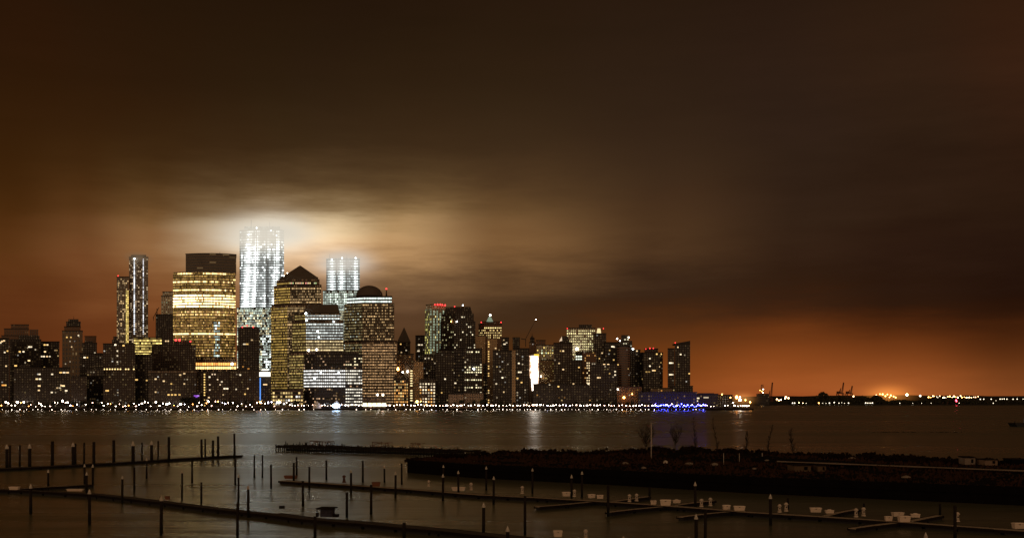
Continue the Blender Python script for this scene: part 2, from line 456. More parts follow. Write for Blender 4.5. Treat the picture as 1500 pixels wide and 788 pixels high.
    def bandmesh(list_, nm):
        mb = MB(); cols = []
        for seg, za, zb, v in list_:
            p, q = seg
            mb.poly([V((p.x,p.y,za))-o, V((q.x,q.y,za))-o, V((q.x,q.y,zb))-o, V((p.x,p.y,zb))-o]); cols.append(v)
        me = mb.mesh(nm, M_BAND)
        ca = me.color_attributes.new('lit', 'FLOAT_COLOR', 'CORNER')
        arr = []
        for v in cols: arr += [v[0],v[1],v[2],1.0]*4
        ca.data.foreach_set('color', arr)
        return link(bpy.data.objects.new(nm, me), root)
    if len(singles) > 100:
        L_ = []
        for p, ang, w, h, v in singles[100:]:
            e = V((math.cos(ang), math.sin(ang), 0)); c = p+o
            L_.append(([c-e*w/2, c+e*w/2], c.z-h/2, c.z+h/2, v))
        tag(bandmesh(L_, 'window'), kind='stuff')
    def stripmesh(row, nm):
        # one glazed strip along a floor: panes and the dark mullions and unlit panes between them
        me = bpy.data.meshes.new(nm); vs, fs, cols = [], [], []
        for n_, ((p, q), za, zb, v) in enumerate(row):
            if n_ and (p-lastq).length > .01: fs.append((len(vs)-2, len(vs), len(vs)+1, len(vs)-1)); cols.append((.010,.007,.004))
            if n_ and (p-lastq).length <= .01: pass
            vs += [V((p.x,p.y,za))-o, V((p.x,p.y,zb))-o, V((q.x,q.y,za))-o, V((q.x,q.y,zb))-o]; m = len(vs)
            fs.append((m-4, m-2, m-1, m-3)); cols.append(v); lastq = q
        me.from_pydata([tuple(c) for c in vs], [], fs); me.materials.append(M_BAND)
        ca = me.color_attributes.new('lit', 'FLOAT_COLOR', 'CORNER'); arr = []
        for v in cols: arr += [v[0],v[1],v[2],1.0]*4
        ca.data.foreach_set('color', arr)
        return link(bpy.data.objects.new(nm, me), root)
    bands.sort(key=lambda s: -s[0])
    for _, row in bands[:100]: stripmesh(row, 'window_band')
    if len(bands) > 100:
        tag(bandmesh([q for _, row in bands[100:] for q in row], 'window_band'), kind='stuff')
    for l in lamps:      # (px, py, radius, material[, dy])
        mb = MB(); c = at(l[0], l[1], Y+(l[4] if len(l) > 4 else 0))-o
        mb.ball(c, l[2], 8, 5); mb.build('roof_lamp', l[3], root)
    for ms in masts:     # (px, py_base, py_top, radius)
        mb = MB(); a, b = at(ms[0], ms[1], Y+8)-o, at(ms[0], ms[2], Y+8)-o
        mb.tube(a-V((0,0,2)), b, ms[3], ms[3]*.3, 6); mb.build('antenna', M_DARKMETAL, root)
    for dm in domes:     # (px centre, py base, py top, half width px, material)
        mb = MB(); c = at(dm[0], dm[1], Y+dm[3]+6)-o; r = dm[3]*Y/F; hh = (dm[1]-dm[2])*Y/F
        mb.ball(c, r, 24, 10, hh/r, .5, 1.0); mb.build('dome', WM[dm[4]], root)
    if extra: extra(root, o)
    return root
def B(*a, **k): return building(*a, **k)

def rooftop(px0, px1, top, bot, d=10, dy=8, m='dark', n='penthouse'):
    return T([(px0, dy), (px1, dy)], top, bot, d, m, n)

# ---- left group -------------------------------------------------------------------
B('apartment_tower', 'brown stepped slab tower standing tallest at the left edge of the skyline', 1800, [
  T([2,42], 492, d=30, m='brown', win=homes(.03, .5, 3)), T([6,42], 482, d=25, m='brown'), T([16,42], 476, d=22, m='brown')])
B('apartment_tower', 'low dark block cut by the left edge of the picture with orange lit foot', 1480, [
  T([-30,13], 496, d=26, m='dark', win=homes(.05, .5, 3), spots=[(3,500,3),(6,499,3),(1,502,2.4),(7,516),(11,514),(9,536),(5,564,5,4,AMB),(8,564,3,4,WARM)])])
B('apartment_tower', 'dark apartment tower with stacked rooftop boxes and few lit windows beside the left edge', 1540, [
  T([14,60], 498, d=30, m='dark', win=homes(.025, .4, 2), spots=[(43,508,3.2,6),(46,508,2.4),(29,515,3,5),(34.5,515,3,5),(42.5,528,3.6,6),(23,535.5,4,5),(52,512,2,2),(37,531,2,1.5),(12,515,2,5)]),
  rooftop(27,58,491,497.5), rooftop(43,56,482,491,m='brown')])
B('apartment_tower', 'flat topped dark slab with bright windows just right of the stacked rooftop boxes', 1560, [
  T([60,87], 501, d=24, m='dark', win=homes(.03, .4, 2), spots=[(65.5,505,3,5),(69.5,505,3,5),(66,515,3,6),(61,522,3,4),(64.5,522,3,5),(69,522,3,4),(73,522,2.4,3),(81,513,3,1),(83,513,3,1),(65,538,2.4,2)])])
B('apartment_block', 'wide low dark block with scattered bright windows right at the left waterfront', 1470, [
  T([20,102], 539, d=26, m='dark', win=homes(.05, .35, 2), spots=[(89,545.5,4,4),(94,545.5,4,4),(99,545.5,4,4),(58,548,3,4),(54,555,3.4,5),(58.5,555,3.4,5),(76.5,548,3,4),(57.5,565,4,5),(93,565,4,6),(90,564.5,3,4),(57,571.5,3,4),(97,572,3.6,5),(76,574.5,3,4),(84,568,3,2),(88,568,3,2)]),
  T([30,44], 534, 538, 10, 'dark', 'penthouse')])
B('ornate_tower', 'slim ornate tower with pale criss-cross facade and rounded dark crown on the left', 1700, [
  T([91,121], 485, d=30, m='mesh', win=homes(.05, .4, 2), spots=[(98,494,2.6,4),(104,494,2.6,3),(115,491,2.4,4),(105,508,2.2,3),(115,491.5,2.4,3)]),
  T([94,118], 479, d=24, m='brown'), T([97,118], 472, d=20, m='dark'), T([100,115], 467.5, 471, 14, 'dark', 'crown')],
  masts=[(108,468,463,.5)])
B('office_block', 'small plain brown block peeping over the roofs right of the ornate tower', 1780, [T([124,141], 493, d=20, m='brown')])
B('apartment_tower', 'stepped dark tower right of the ornate tower, one bright window near its top', 1560, [
  T([117,150], 518, d=24, m='dark', win=homes(.03, .4, 2)), T([121,142], 503, d=20, m='dark', spots=[(139,517,2.4,4),(124,523.5,3.4,6),(128,523.5,2.4,3)]),
  T([123.6,136], 500, 503, 10, 'dark', 'penthouse')])
B('apartment_block', 'low dark waterfront block with small lit windows between two dark towers on the left', 1470, [
  T([104,127], 552, d=20, m='brick', win=homes(.05,.3,1.5)), T([127,152], 541, d=24, m='dark', win=homes(.12, .4, 2.5))])
h10 = homes(.10,.3,1.6)
B('apartment_tower', 'broad dark brick tower with a lit floor halfway up and a rooftop water tank', 1480, [
  T([151,198], 504, d=30, m='brick', win=lambda px,py,i,j,k: ((2.2,1.5,.6) if (abs(py-539.5) < 1.6 and R.random() < .85) else h10(px,py,i,j,k)),
    spots=[(169,505,3,7,WHITE),(181,506,3,5,WARM),(156,572,3,4,WARM),(158,572,3,5,WARM),(172,514,2,4,WHITE),(172,521,2,3,WHITE),(172,530,2,3,WHITE)]),
  T([(164,8),(175,8)], 497, 503.4, 9, 'dark', 'water_tank'), T([(166,9),(171,9)], 492, 497, 5, 'dark', 'tank_cap')])
B('apartment_block', 'dark mid-rise with bright lamps at its foot between brick tower and ornate tower', 1530, [T([137,153], 519, d=20, m='dark', win=homes(.05,.3,1.5))])

ring = random.Random(3)
def bk(px, py, i, j, k):
    if abs(px-197.5) < 1.2 and py < 490: v = 2.6*ring.uniform(.3,1.2); return (v*.92,v*.95,v)
    if abs(px-209.5) < 1.2 and py < 490: v = 2.0*ring.uniform(.15,1.2); return (v*.95,v*.95,v)
    if ring.random() < .22: v = ring.uniform(.15,.9); return (v, v*.72, v*.42)
def bk2(px, py, i, j, k):
    if abs(px-186.5) < 1.6 and py > 425: v = 2.2*ring.uniform(.3,1.1); return (v, v*.72, v*.2)
    if ring.random() < .28: v = ring.uniform(.15,1.0); return (v, v*.66, v*.3)
B('rippled_tower', 'slender rippled steel tower with two columns of white lights fading into cloud on the left', 1850, [
  T([(189,3),193,(198,2),202,(207,2),211,(217,3)], 377, d=26, m='steel', win=bk, bw=2.2, fh=3.2, wr=.8, hr=.6),
  T([(192,4),(214,4)], 373, 377, 14, 'dark', 'penthouse')], lamps=[(197,379,1.4,M_COOL_LAMP,-2)])
B('rippled_tower', 'lower shoulder tower with yellow light column joined left of the slender rippled tower', 1845, [
  T([(171,3),(176,0),(182,2),(188.6,0)], 406, d=26, m='steel', win=bk2, bw=2.2, fh=3.2, wr=.8, hr=.6)], lamps=[(173,404,.8,M_RED)])
B('office_block', 'wide yellow-lit low office slab standing in front of the slender rippled tower', 1640, [
  T([196,237], 495, d=30, m='gold', style='band', win=office(.9,.95,.5,2.0,YEL), bw=2.6, fh=3.9, wr=.9, hr=.5)])
def tcrane_arm(root, o):
    mb = MB()
    a = at(230,461,1815)-o; mb.bar(a, at(230,452,1815)-o, 1); mb.bar(at(224,466,1815)-o, at(233,450,1815)-o, .8); mb.bar(at(225,470,1815)-o, at(225,464,1815)-o, .6)
    mb.build('crane_arm', M_DARKMETAL, root)
B('gothic_tower', 'pale gothic tower with crane arm half hidden left of the rounded golden tower', 1820, [
  T([228,256], 461, d=26, m='dark', win=homes(.08,.3,1.2)), T([236,256], 434, d=22, m='pale', win=homes(.14,.3,1.4,(WARM,GRN))), T([238,254], 428, d=18, m='pale')],
  extra=lambda root, o: tcrane_arm(root, o))
# ---- dark blocks in front of the golden tower ----
B('apartment_tower', 'dark tower with square upper block and red roof lamps, left of golden tower', 1560, [
  T([222,287], 506, d=30, m='brick', win=homes(.02,.3,1.2)), T([(238,6),(254,6)], 480, 505, 20, 'dark', 'upper_block', spots=[(243,499.5,2.2,4),(246.5,499.5,2.2,4)]),
  T([(254.5,8),(280,8)], 499, 505, 12, 'dark', 'penthouse')],
  lamps=[(257.5,498,1.5,M_RED),(263,498,1.5,M_RED),(279,500,1.0,M_RED)])
B('apartment_block', 'dark brick block with pale cornice line and small lit windows below the red roof lamps', 1470, [
  T([218,288], 545, d=26, m='brick', win=homes(.07,.3,1.8), spots=[(264,549,3,3),(270,547,3,3),(228,555,3,4),(240,558,3,4),(251,562,2.4,3),(270,562,2.4,3),(247,578,3,5,WARM),(252,578,3,4,WARM),(257,578,3,4,WARM),(263,578,3,3,WARM),(228,574,2.4,3)]),
  T([(217,-1),(289,-1)], 543.4, 545.6, 28, 'stone', 'cornice')])
B('apartment_block', 'dark narrow block in shadow between yellow-lit slab and corniced brick block', 1500, [T([198,224], 520, d=24, m='dark', win=homes(.02,.3,1.2), spots=[(200,556,4,4,WARM),(215,557,2.4,3)])])

gr = random.Random(12)
def gold(px, py, i, j, k):
    fl = ((int(py*2.6)*7919) % 13)/13
    v = gr.uniform(.25, .7)
    if 432 <= py <= 452: v = gr.uniform(3.0,5.0)*(1.35 if px < 290 else .8)
    elif abs(py-412) < 2.0 or abs(py-425) < 1.8: v = gr.uniform(1.6,3.0) if (px < 285 or gr.random() < .7) else .4
    elif abs(py-399.5) < 2 : v = gr.uniform(1.2,3.2) if (260 < px < 282 or px > 298) and px < 332 else .25
    elif abs(py-456) < 2 or abs(py-462) < 2: v = gr.uniform(1,2.0) if gr.random() < .6 else .5
    elif abs(py-489) < 2.0: v = gr.uniform(2.2,3.2)
    elif py > 470:
        v = gr.uniform(.12,.55)*(.6+.8*fl)
        if gr.random() < .14: v = gr.uniform(.6,1.5)
        if abs(px-318) < 5 and py > 470 and gr.random() < .75: v *= 2.2; return (v*.75,v*.95,v*.85)
    else: v = gr.uniform(.16,.5)*(.4+1.3*fl)
    if px > 338: v *= .75
    if gr.random() < .12: v *= .3
    h = min(v, 3)/3
    return (v, v*gr.uniform(.50,.60)+h*.2*v, v*gr.uniform(.09,.16)+h*.22*v)
def arc(x0, x1, bulge, n=8, e0=0.0, e1=0.0):
    return [(x0+(x1-x0)*i/n, bulge*(1-4*(i/n-.42)**2*.8)*-1 + bulge + e0*(1-i/n) + e1*i/n) for i in range(n+1)]
B('curved_office_tower', 'huge rounded golden tower with bright yellow floor bands and grey ribbed top', 1620, [
  T(arc(253.5,345,14), 524, d=44, m='glass'),
  T(arc(253.5,345,14), 398, d=44, m='glass', style='band', win=gold, bw=1.8, fh=3.82, wr=.82, hr=.56, roof=False),
  T(arc(272,346,12,8,3,3), 371.5, d=38, m='grey'),
  ], masts=[(322,371,369,.4)])
def orange(px, py, i, j, k):
    v = gr.uniform(.9,2.6); 
    if py > 544: return None
    if py > 536: return (v*1.3, v*.85, v*.3)
    if px < 298 and py < 531: return None
    return (v, v*.42, v*.10)
B('podium_building', 'low orange-lit podium with glowing floors at the foot of the golden tower', 1590, [
  T([286,346], 526, d=20, m='granite', style='band', win=orange, bw=3.0, fh=5.3, wr=.8, hr=.66, roof=False)], lamps=[(340,533,1.6,M_WHITE_LAMP,-3)])
B('apartment_block', 'dark waterfront block with one yellow window column below the orange-lit podium', 1480, [
  T([290,336], 545, d=22, m='brick', win=lambda px,py,i,j,k: ((1.6,1.0,.3) if abs(px-300.5) < 1.3 and R.random() < .9 else ((1.1,.8,.5) if R.random() < .05 else None)),
    spots=[(307,552,2.6,5),(325,559,2.6,3),(329,569,3,6,WHITE),(333,569,3,6,WHITE),(306,582,2.6,4),(327,578,2,2)])])
B('apartment_block', 'dark waterfront block with dim windows at the foot of the red-lamped dark tower', 1482, [
  T([337,380], 542, d=22, m='brick', win=homes(.06,.3,1.5), spots=[(352,549,2.4,4),(359,577,2.4,4),(363,569,2.4,3),(346,570,2,3)])])
B('kiosk_building', 'small waterfront pavilion with a glowing purple screen', 1462, [
  T([284,293], 575, d=8, m='black', spots=[(286,579.5,4,3,(.35,.12,1)),(290,579.5,3.6,5,(.4,.2,1)),(288,581,3,3,(.3,.1,1))])])
B('apartment_tower', 'black slab tower with red roof lamps in front of the white-lit construction tower', 1540, [
  T([348.5,380], 481, d=28, m='dark', win=homes(.03,.3,1.5,(WARM,AMB)), spots=[(358,504,4,3),(362,504,4,3),(369,498,3,2),(356,537,2,2,AMB),(364,540,3,2,AMB)]),
  T([(352,6),(377,6)], 478, 480.4, 12, 'dark', 'penthouse')],
  lamps=[(355,479,.8,M_RED),(362,477,1.0,M_RED),(371,479,.8,M_RED)])
M_CROWN = glow('crown_light', (1,.92,.74), 2.6, 'NONE'); M_BLUE_STRIP = glow('blue_strip', (.12,.35,1), 1.2, 'NONE')
def crownbox(root, o):
    mb = MB(); c = at(388,548,1482)-o; mb.box(c, (13.5,2,5.5)); mb.build('lit_sign', M_CROWN, root)
    mb = MB(); mb.box(at(388,541.6,1482)-o, (8,1.6,1.4)); mb.build('roof_light_strip', M_CROWN, root)
    mb = MB(); mb.bar(at(381.2,586,1480)-o, at(381.2,553,1480)-o, 1.1); mb.build('light_strip', M_BLUE_STRIP, root)
    mb = MB(); mb.ball(at(381.2,589,1478)-o, 1.5, 8, 5); mb.build('lamp', M_AMBER_LAMP, root)
B('office_block', 'small dark block with white glowing crown sign and a vertical blue light strip', 1490, [
  T([378,397], 543, d=20, m='dark', win=homes(.06,.3,1.5), spots=[(387,563,3,4),(390,563,3,4)])], extra=crownbox)

# ---- white-lit construction towers ----
wr_ = random.Random(4)
def wtc(px, py, i, j, k):
    x = (px-351)/65.0
    v = wr_.uniform(.25, .75)
    if py < 452:
        for c, w, s in ((.20,.06,4.4),(.37,.045,4.2),(.84,.05,3.0),(.63,.045,1.2)):
            cc = c - (py-380)*.0009
            v += s*math.exp(-((x-cc)/w)**2)*wr_.uniform(.4,1.4)
        if wr_.random() < .12: v += wr_.uniform(1,4)
        if abs(py-386) < 4: v *= .55
        v *= 1.0 if k == 0 or True else 1
        if py < 350: v *= .8
        if abs(px-392) < 2.4: v *= .25 if py > 380 else 1
        if py > 442: v *= 1.6
        return (v*.93, v, v*.98)
    if wr_.random() < .3: return None
    v = wr_.uniform(.2,1.3) if wr_.random() < .9 else 2.2
    if px > 383 and py > 490: v *= 1.5; return (v*.9, v, v*.95)
    return (v, v*.86, v*.5) if wr_.random() < .6 else (v*.85, v, v*.8)
def slabs(pts, y0, y1, fh, Y, cols):
    """open frame of an unfinished tower: floor slab edges and bare steel columns in front of the lights"""
    def f(root, o):
        P = [V((X(px, Y+dy), Y+dy-.45, 0)) for px, dy in pts]; zb, zt = Z(y1, Y), Z(y0, Y)
        mb = MB(); z = zb
        while z < zt:
            for a, b in zip(P, P[1:]): mb.bar(V((a.x,a.y,z))-o, V((b.x,b.y,z))-o, .5, 1.3)
            z += fh
        mb.build('floor_slab', M_SLAB, root)
        for px, dy in cols:
            q = MB(); a = V((X(px,Y+dy), Y+dy-.9, zb))-o; q.bar(a, a+V((0,0,zt-zb)), 1.1); q.build('steel_column', M_SLAB, root)
    return f
M_SLAB = plain('bare_concrete', (.10,.105,.10), .85)
B('construction_tower', 'tallest unfinished tower, dazzling white work lights, its top lost in cloud', 1900, [
  T([(347,6),(371,0),(405,0)], 451, d=40, m='core', style='band', win=wtc, bw=2.8, fh=4.2, wr=.72, hr=.6),
  T([(351,10),(376,0),(412,2),(416,10)], 336, d=42, m='core', style='band', win=wtc, bw=2.8, fh=4.2, wr=.86, hr=.62, roof=False),
  T([(358,8),(410,8)], 331, 336, 20, 'core', 'steel_frame')],
  lamps=[(376,334,1.2,M_COOL_LAMP,-3),(397,338,1.2,M_COOL_LAMP,-3),(405,345,1.2,M_COOL_LAMP,-3),(364,344,1.2,M_COOL_LAMP,-3)],
  masts=[(368,333,322,.6),(395,333,325,.5)],
  extra=slabs([(351,10),(376,0),(412,2),(416,10)], 337, 450, 4.2, 1900, [(352,9.5),(376,0),(391,1),(404,1.6),(411.5,2)]))
def wtc4(px, py, i, j, k):
    x = px
    if py < 425:
        v = wr_.uniform(.3,.9)
        for c, w, s in ((486.5,2.6,3.4),(500.5,2.6,3.6),(521,2.2,3.2)):
            v += s*math.exp(-((x-c)/w)**2)*wr_.uniform(.6,1.3)
        if abs(py-393) < 1.5: v *= .4
        return (v*.9, v, v*.98)
    v = wr_.uniform(.15,.9)
    for c, s in ((484,1.6),(493,2.6),(506,2.2),(516,.8)):
        if wr_.random() < .8: v += s*math.exp(-((x-c)/1.8)**2)*wr_.uniform(.3,1.3)
    return (v*.85, v, v*.85) if py < 455 else (v, v*.9, v*.55)
B('construction_tower', 'second white-lit construction tower with three bright light columns, between pyramid and dome roofs', 1880, [
  T([(473,4),(498,0),(531,2)], 426, d=36, m='core', style='band', win=wtc4, bw=2.8, fh=4.1, wr=.72, hr=.55),
  T([(478,6),(500,0),(527,2)], 378, d=36, m='core', style='band', win=wtc4, bw=2.8, fh=4.1, wr=.86, hr=.55, roof=False)],
  lamps=[(486,380,1.2,M_COOL_LAMP,-3),(501,378,1.2,M_COOL_LAMP,-3),(521,378,1.2,M_COOL_LAMP,-3)], masts=[(483,378,372,.4),(508,378,373,.4)],
  extra=slabs([(478,6),(500,0),(527,2)], 379, 425, 4.1, 1880, [(479,5.6),(493,2),(508,.6),(526,2)]))

# ---- pyramid, stepped and domed office towers ----
pr = random.Random(9)
def pyr(px, py, i, j, k):
    if k == 0 and pr.random() < .93:
        v = pr.uniform(.2,.75)*(1.3 if py < 520 else .8); 
        if j % 4 == 1: v *= 1.8
        return (v, v*.64, v*.15)
    if py < 420: return (1.8*pr.uniform(.3,1.1), 1.25*pr.uniform(.5,1), .5) if pr.random() < .8 else None
    pf = (.85 if (j*7) % 5 in (0,2) else .42)
    v = pr.uniform(.3,1.1)*(.10 if pr.random() > pf else 1)*(1.4 if (j*7) % 5 == 0 else .8)
    if py > 480 and pr.random() < .5: v *= .5
    return (v, v*.66, v*.30)
B('office_tower', 'tall granite office tower with a stepped top and dark pyramid roof', 1560, [
  T([(397,16),(421,0),(471,0)], 446, d=46, m='granite', style='band', win=pyr, bw=1.9, amp=.74, fh=3.7, wr=.66, hr=.5),
  T([(401,15),(425,0),(470.5,0)], 418, d=42, m='granite', style='band', win=pyr, bw=1.9, amp=.74, fh=3.7, wr=.66, hr=.5),
  T([(405,15),(424,0),(468,0)], 409, d=40, m='granite', style='band', win=pyr, bw=1.9, amp=.74, fh=3.7, wr=.66, hr=.5, roof=False),
  T([(409,14),(466,3)], 405.5, d=34, m='copper', roof=False),
  T([(411,14),(465,5)], 386, d=32, m='copper', n='pyramid_roof', taper=(.03,.03))],
  lamps=[(416,404,.6,M_WHITE_LAMP,-2),(421,400,.6,M_WHITE_LAMP,0)])
mr_ = random.Random(21)
def mid(px, py, i, j, k):
    if k == 0:
        v = mr_.uniform(.25,.8)*(.3 if mr_.random() < .2 else 1)*(1.6 if j % 3 == 0 else .8); return (v, v*.72, v*.22)
    if py > 515: 
        v = mr_.uniform(.3,1.0)*(.2 if mr_.random() > .35 else 1); return (v, v*.6, v*.22)
    v = mr_.uniform(.5,1.7)*(1.4 if j % 3 == 0 else .75)
    if py < 500: return (v*.92, v, v*.94)
    return (v, v*.78, v*.4)
B('office_tower', 'white-lit office tower with a dark sloping mansard roof in front of pyramid tower', 1500, [
  T([(424,14),(448,0),(508,0)], 516, d=40, m='granite', style='band', win=mid, bw=1.9, amp=.85, fh=3.7, wr=.62, hr=.46),
  T([(428,14),(448,0),(503,0)], 470, d=38, m='granite', style='band', win=mid, bw=1.9, amp=.85, fh=3.7, wr=.62, hr=.46),
  T([(432,14),(447,0),(499,0)], 459.5, d=36, m='granite', style='band', win=mid, bw=1.9, amp=.85, fh=3.7, wr=.62, hr=.46),
  T([(444,4),(498,3)], 445, d=30, m='copper', n='mansard_roof', taper=(.86,.7))],
  lamps=[(448,459,1.3,M_COOL_LAMP,-2),(449,469,1.0,M_COOL_LAMP,-2),(489,471,1.0,M_COOL_LAMP,-2),(465,485,1.0,M_COOL_LAMP,-2),(452,513,1.4,M_WHITE_LAMP,-3),(464,512,1.3,M_WHITE_LAMP,-3),(467,494,.9,M_COOL_LAMP,-2)])
dr = random.Random(33)
def dom(px, py, i, j, k):
    if py < 443: v = dr.uniform(1.2,2.6); return (v*.88, v, v*.9)
    if k == 0:
        v = dr.uniform(.15,.7)*(.3 if dr.random() < .3 else 1); 
        if dr.random() < .1: return (v*2, v*2.2, v*1.8)
        return (v, v*.8, v*.36)
    if py < 505:
        v = dr.uniform(.3,1.4)*(.10 if dr.random() > .5 else 1)*(1.4 if j % 4 == 0 else .8)
        return (v, v*.64, v*.28)
    v = dr.uniform(.4,1.25)*(.3 if dr.random() < .1 else 1)*(1.3 if j % 5 == 0 else .85); 
    return (v, v*.58, v*.26)
B('office_tower', 'brown office tower with white-lit crown band and a round dark dome', 1530, [
  T([(500,16),(530,0),(581,0)], 500, d=44, m='granite', style='band', win=dom, bw=2.0, amp=.74, fh=3.75, wr=.6, hr=.40),
  T([(504,16),(531,0),(577.5,0)], 444, d=42, m='granite', style='band', win=dom, bw=2.0, amp=.74, fh=3.75, wr=.6, hr=.40, roof=False),
  T([(508,15),(533,1),(574,1)], 434.5, d=38, m='granite', style='band', win=dom, bw=2.0, amp=.74, fh=4.2, wr=.8, hr=.5)],
  domes=[(541,434,418,20,'copper')], lamps=[(566,423,1.0,M_RED,8)], masts=[(566,434,424,1.4)])
nr = random.Random(40)
def nymex(px, py, i, j, k):
    main = px < 506
    if main and 543 < py < 566: v = nr.uniform(.7,2.3); return (v, v*.98, v*.92)
    if not main and (543 < py < 562 or 568 < py < 576 or py > 579): 
        v = nr.uniform(.7,1.8)*(1 if nr.random() < .85 else .2); return (v, v*.92, v*.75)
    if not main and 522 < py < 538 and nr.random() < .6: v = nr.uniform(.5,1.6); return (v, v*.85, v*.5)
    if nr.random() < .10: v = nr.uniform(.15,.9); return (v, v*.62, v*.35)
B('office_block', 'black waterfront block with three bright rows of white windows', 1470, [
  T([(445,14),(460,0),(506,0),(531,0)], 520, d=38, m='black', style='band', win=nymex, bw=2.5, fh=3.9, wr=.74, hr=.40),
  T([(462,4),(524,4)], 515, d=26, m='black', n='penthouse', roof=False)],
  lamps=[(461,554,1.1,M_COOL_LAMP,-3),(470,546,.9,M_COOL_LAMP,-3),(496,546,.9,M_COOL_LAMP,-3)])
B('office_block', 'low orange-windowed wing with a small dark dome right of domed tower', 1490, [
  T([577,598], 556, d=30, m='granite', style='band', win=office(.85,1,.4,1.6,AMB,WARM,.4), bw=2.6, fh=3.75, wr=.6, hr=.5)],
  domes=[(585,556,546,9,'copper')], lamps=[(583,541,1.6,M_AMBER_LAMP,-4),(590,545,1.0,M_WHITE_LAMP,-4)])
B('entrance_pavilion', 'long low glass lobby glowing pale yellow at the foot of domed tower', 1462, [
  T([531,566], 583, d=9, m='granite', style='band', win=lambda px,py,i,j,k: (2.2,1.9,1.1), bw=6, fh=6, wr=.85, hr=.75, skip=3.0)],
  lamps=[(553,578,1.2,M_WHITE_LAMP,-2),(561,578,1.2,M_WHITE_LAMP,-2)])
B('office_block', 'small low block with amber shop windows at the foot of pyramid tower', 1468, [
  T([399,444], 572, d=14, m='granite', style='band', win=office(.8,.9,.3,1.6,WARM,WHITE,.3), bw=3, fh=4.6, wr=.7, hr=.5)])

# ---- middle group ----
B('spired_tower', 'dark tower under a steep pyramid spire between domed tower and pale green tower', 1750, [
  T([580,603], 520, d=24, m='dark', win=homes(.10,.3,2,(WARM,AMB))), T([582,601], 502, d=20, m='dark', spots=[(587,504,2.4,4),(595,513,2.4,2),(588,516,2.4,2)]),
  T([581.5,601.5], 479, d=20, m='copper', n='spire_roof', taper=(.03,.03))])
B('office_block', 'brown block with amber windows and bright white lamp below the pyramid spire', 1600, [
  T([579,606], 519, d=24, m='stone', win=homes(.28,.3,1.4,(AMB,WARM)))], lamps=[(597,544,1.4,M_WHITE_LAMP,-3),(583,539,1.2,M_AMBER_LAMP,-3)])
B('office_tower', 'small dark tower with two lit rows left of pale green tower', 1760, [
  T([608.5,622.5], 492, d=20, m='dark', win=homes(.10,.3,1.6), spots=[(614,505,4,4,WHITE),(618,505,3,3,WHITE),(613,514,4,3)])])
fr = random.Random(51)
def sixty(px, py, i, j, k):
    if k == 0:
        if fr.random() < .4: v = fr.uniform(.15,.9); return (v, v*.9, v*.25)
        return None
    if i % 2 == 0 and fr.random() < .9: v = fr.uniform(.25,.6); return (v*.8, v, v*.72)
    if fr.random() < .12: v = fr.uniform(.5,1.2); return (v, v*.8, v*.3)
B('office_tower', 'tall pale green tower with vertical light stripes and red lamps along its roof', 1720, [
  T([(622.5,10),(630,0),(653,0)], 452, d=34, m='green', win=sixty, bw=2.2, fh=3.8, wr=.7, hr=.75, roof=False), T([(624,10),(632,1),(652,1)], 446.5, d=30, m='pale')],
  lamps=[(637,446,.9,M_RED,-2),(641,446,1.2,M_RED,-2),(645,446,1.2,M_RED,-2),(648,446.5,1.0,M_RED,-2),(652,447,1.2,M_RED,-2)])
def onel(px, py, i, j, k):
    if k == 0 or px < 664:
        if fr.random() < .25: v = fr.uniform(.12,.7); return (v*.95, v*.85, v*.42)
        return None
    if fr.random() < .14: v = fr.uniform(.3,1.8); return (v, v*.85, v*.55)
B('office_tower', 'broad dark tower with chamfered octagonal top right of pale green tower', 1660, [
  T([(643,10),(665,0),(697,2),(703,8)], 512, d=44, m='dark', win=onel, bw=2.8, fh=3.7),
  T([(645,10),(665,0),(696.5,3)], 470, d=40, m='dark', win=onel, bw=2.8, fh=3.7, roof=False),
  T([(647,10),(666,0),(694,3)], 459, d=38, m='dark', win=onel, bw=2.8, fh=3.7, roof=False),
  T([(650,9),(667,1),(692,3)], 449, d=34, m='dark', taper=(.86,.86), roof=False)],
  lamps=[(666,449,.7,M_RED,0),(678,447,.8,M_COOL_LAMP,6),(661,471,.9,M_AMBER_LAMP,-1),(669,471,.9,M_WHITE_LAMP,-1)])
B('apartment_tower', 'cream floodlit narrow tower with a ladder of lit windows near the middle waterfront', 1500, [
  T([606,620], 530, d=24, m='tan', win=homes(.04,.3,1.2)), T([606,613], 528, 529.3, 8, 'tan', 'penthouse')])
B('apartment_block', 'narrow ladder-lit stair block at the left side of cream narrow tower', 1505, [
  T([599.5,605.7], 541, d=18, m='tan', win=lambda px,py,i,j,k: (1.5,1.2,.6) if R.random() < .9 else None, bw=3, fh=3.2, wr=.6, hr=.45)])
B('apartment_block', 'short block with four neat rows of warm windows right of cream narrow tower', 1478, [
  T([614,638], 556, d=24, m='brick', win=office(.8,.95,.5,2.2,PEACH,AMB,.3), bw=3.2, fh=3.8, wr=.62, hr=.5)], lamps=[(611,588,1.7,M_AMBER_LAMP,-6),(617,588,1.2,M_AMBER_LAMP,-6)])
B('apartment_tower', 'flat-roofed dark tower with lit roof edge behind the cream narrow tower', 1560, [
  T([619.5,639], 520, d=26, m='dark', win=homes(.05,.3,1.6), spots=[(623,525,2,3,WHITE),(628,524.5,2,2,WHITE),(633,526,2,2)])])
B('apartment_tower', 'dark flat slab left of two similar dark slabs near the middle waterfront', 1520, [
  T([638,665], 517, d=30, m='dark', win=homes(.06,.25,1.4), spots=[(652,555,2.4,5),(647,575,2,3)]), T([(645,6),(663,6)], 513, 516, 14, 'dark', 'penthouse')])
B('apartment_tower', 'plain black slab between two dark window-dotted slabs in the middle', 1524, [
  T([664,684], 511, d=28, m='black', win=homes(.03,.25,1.2), spots=[(667,561,3,4),(664.5,546,2,4)])])
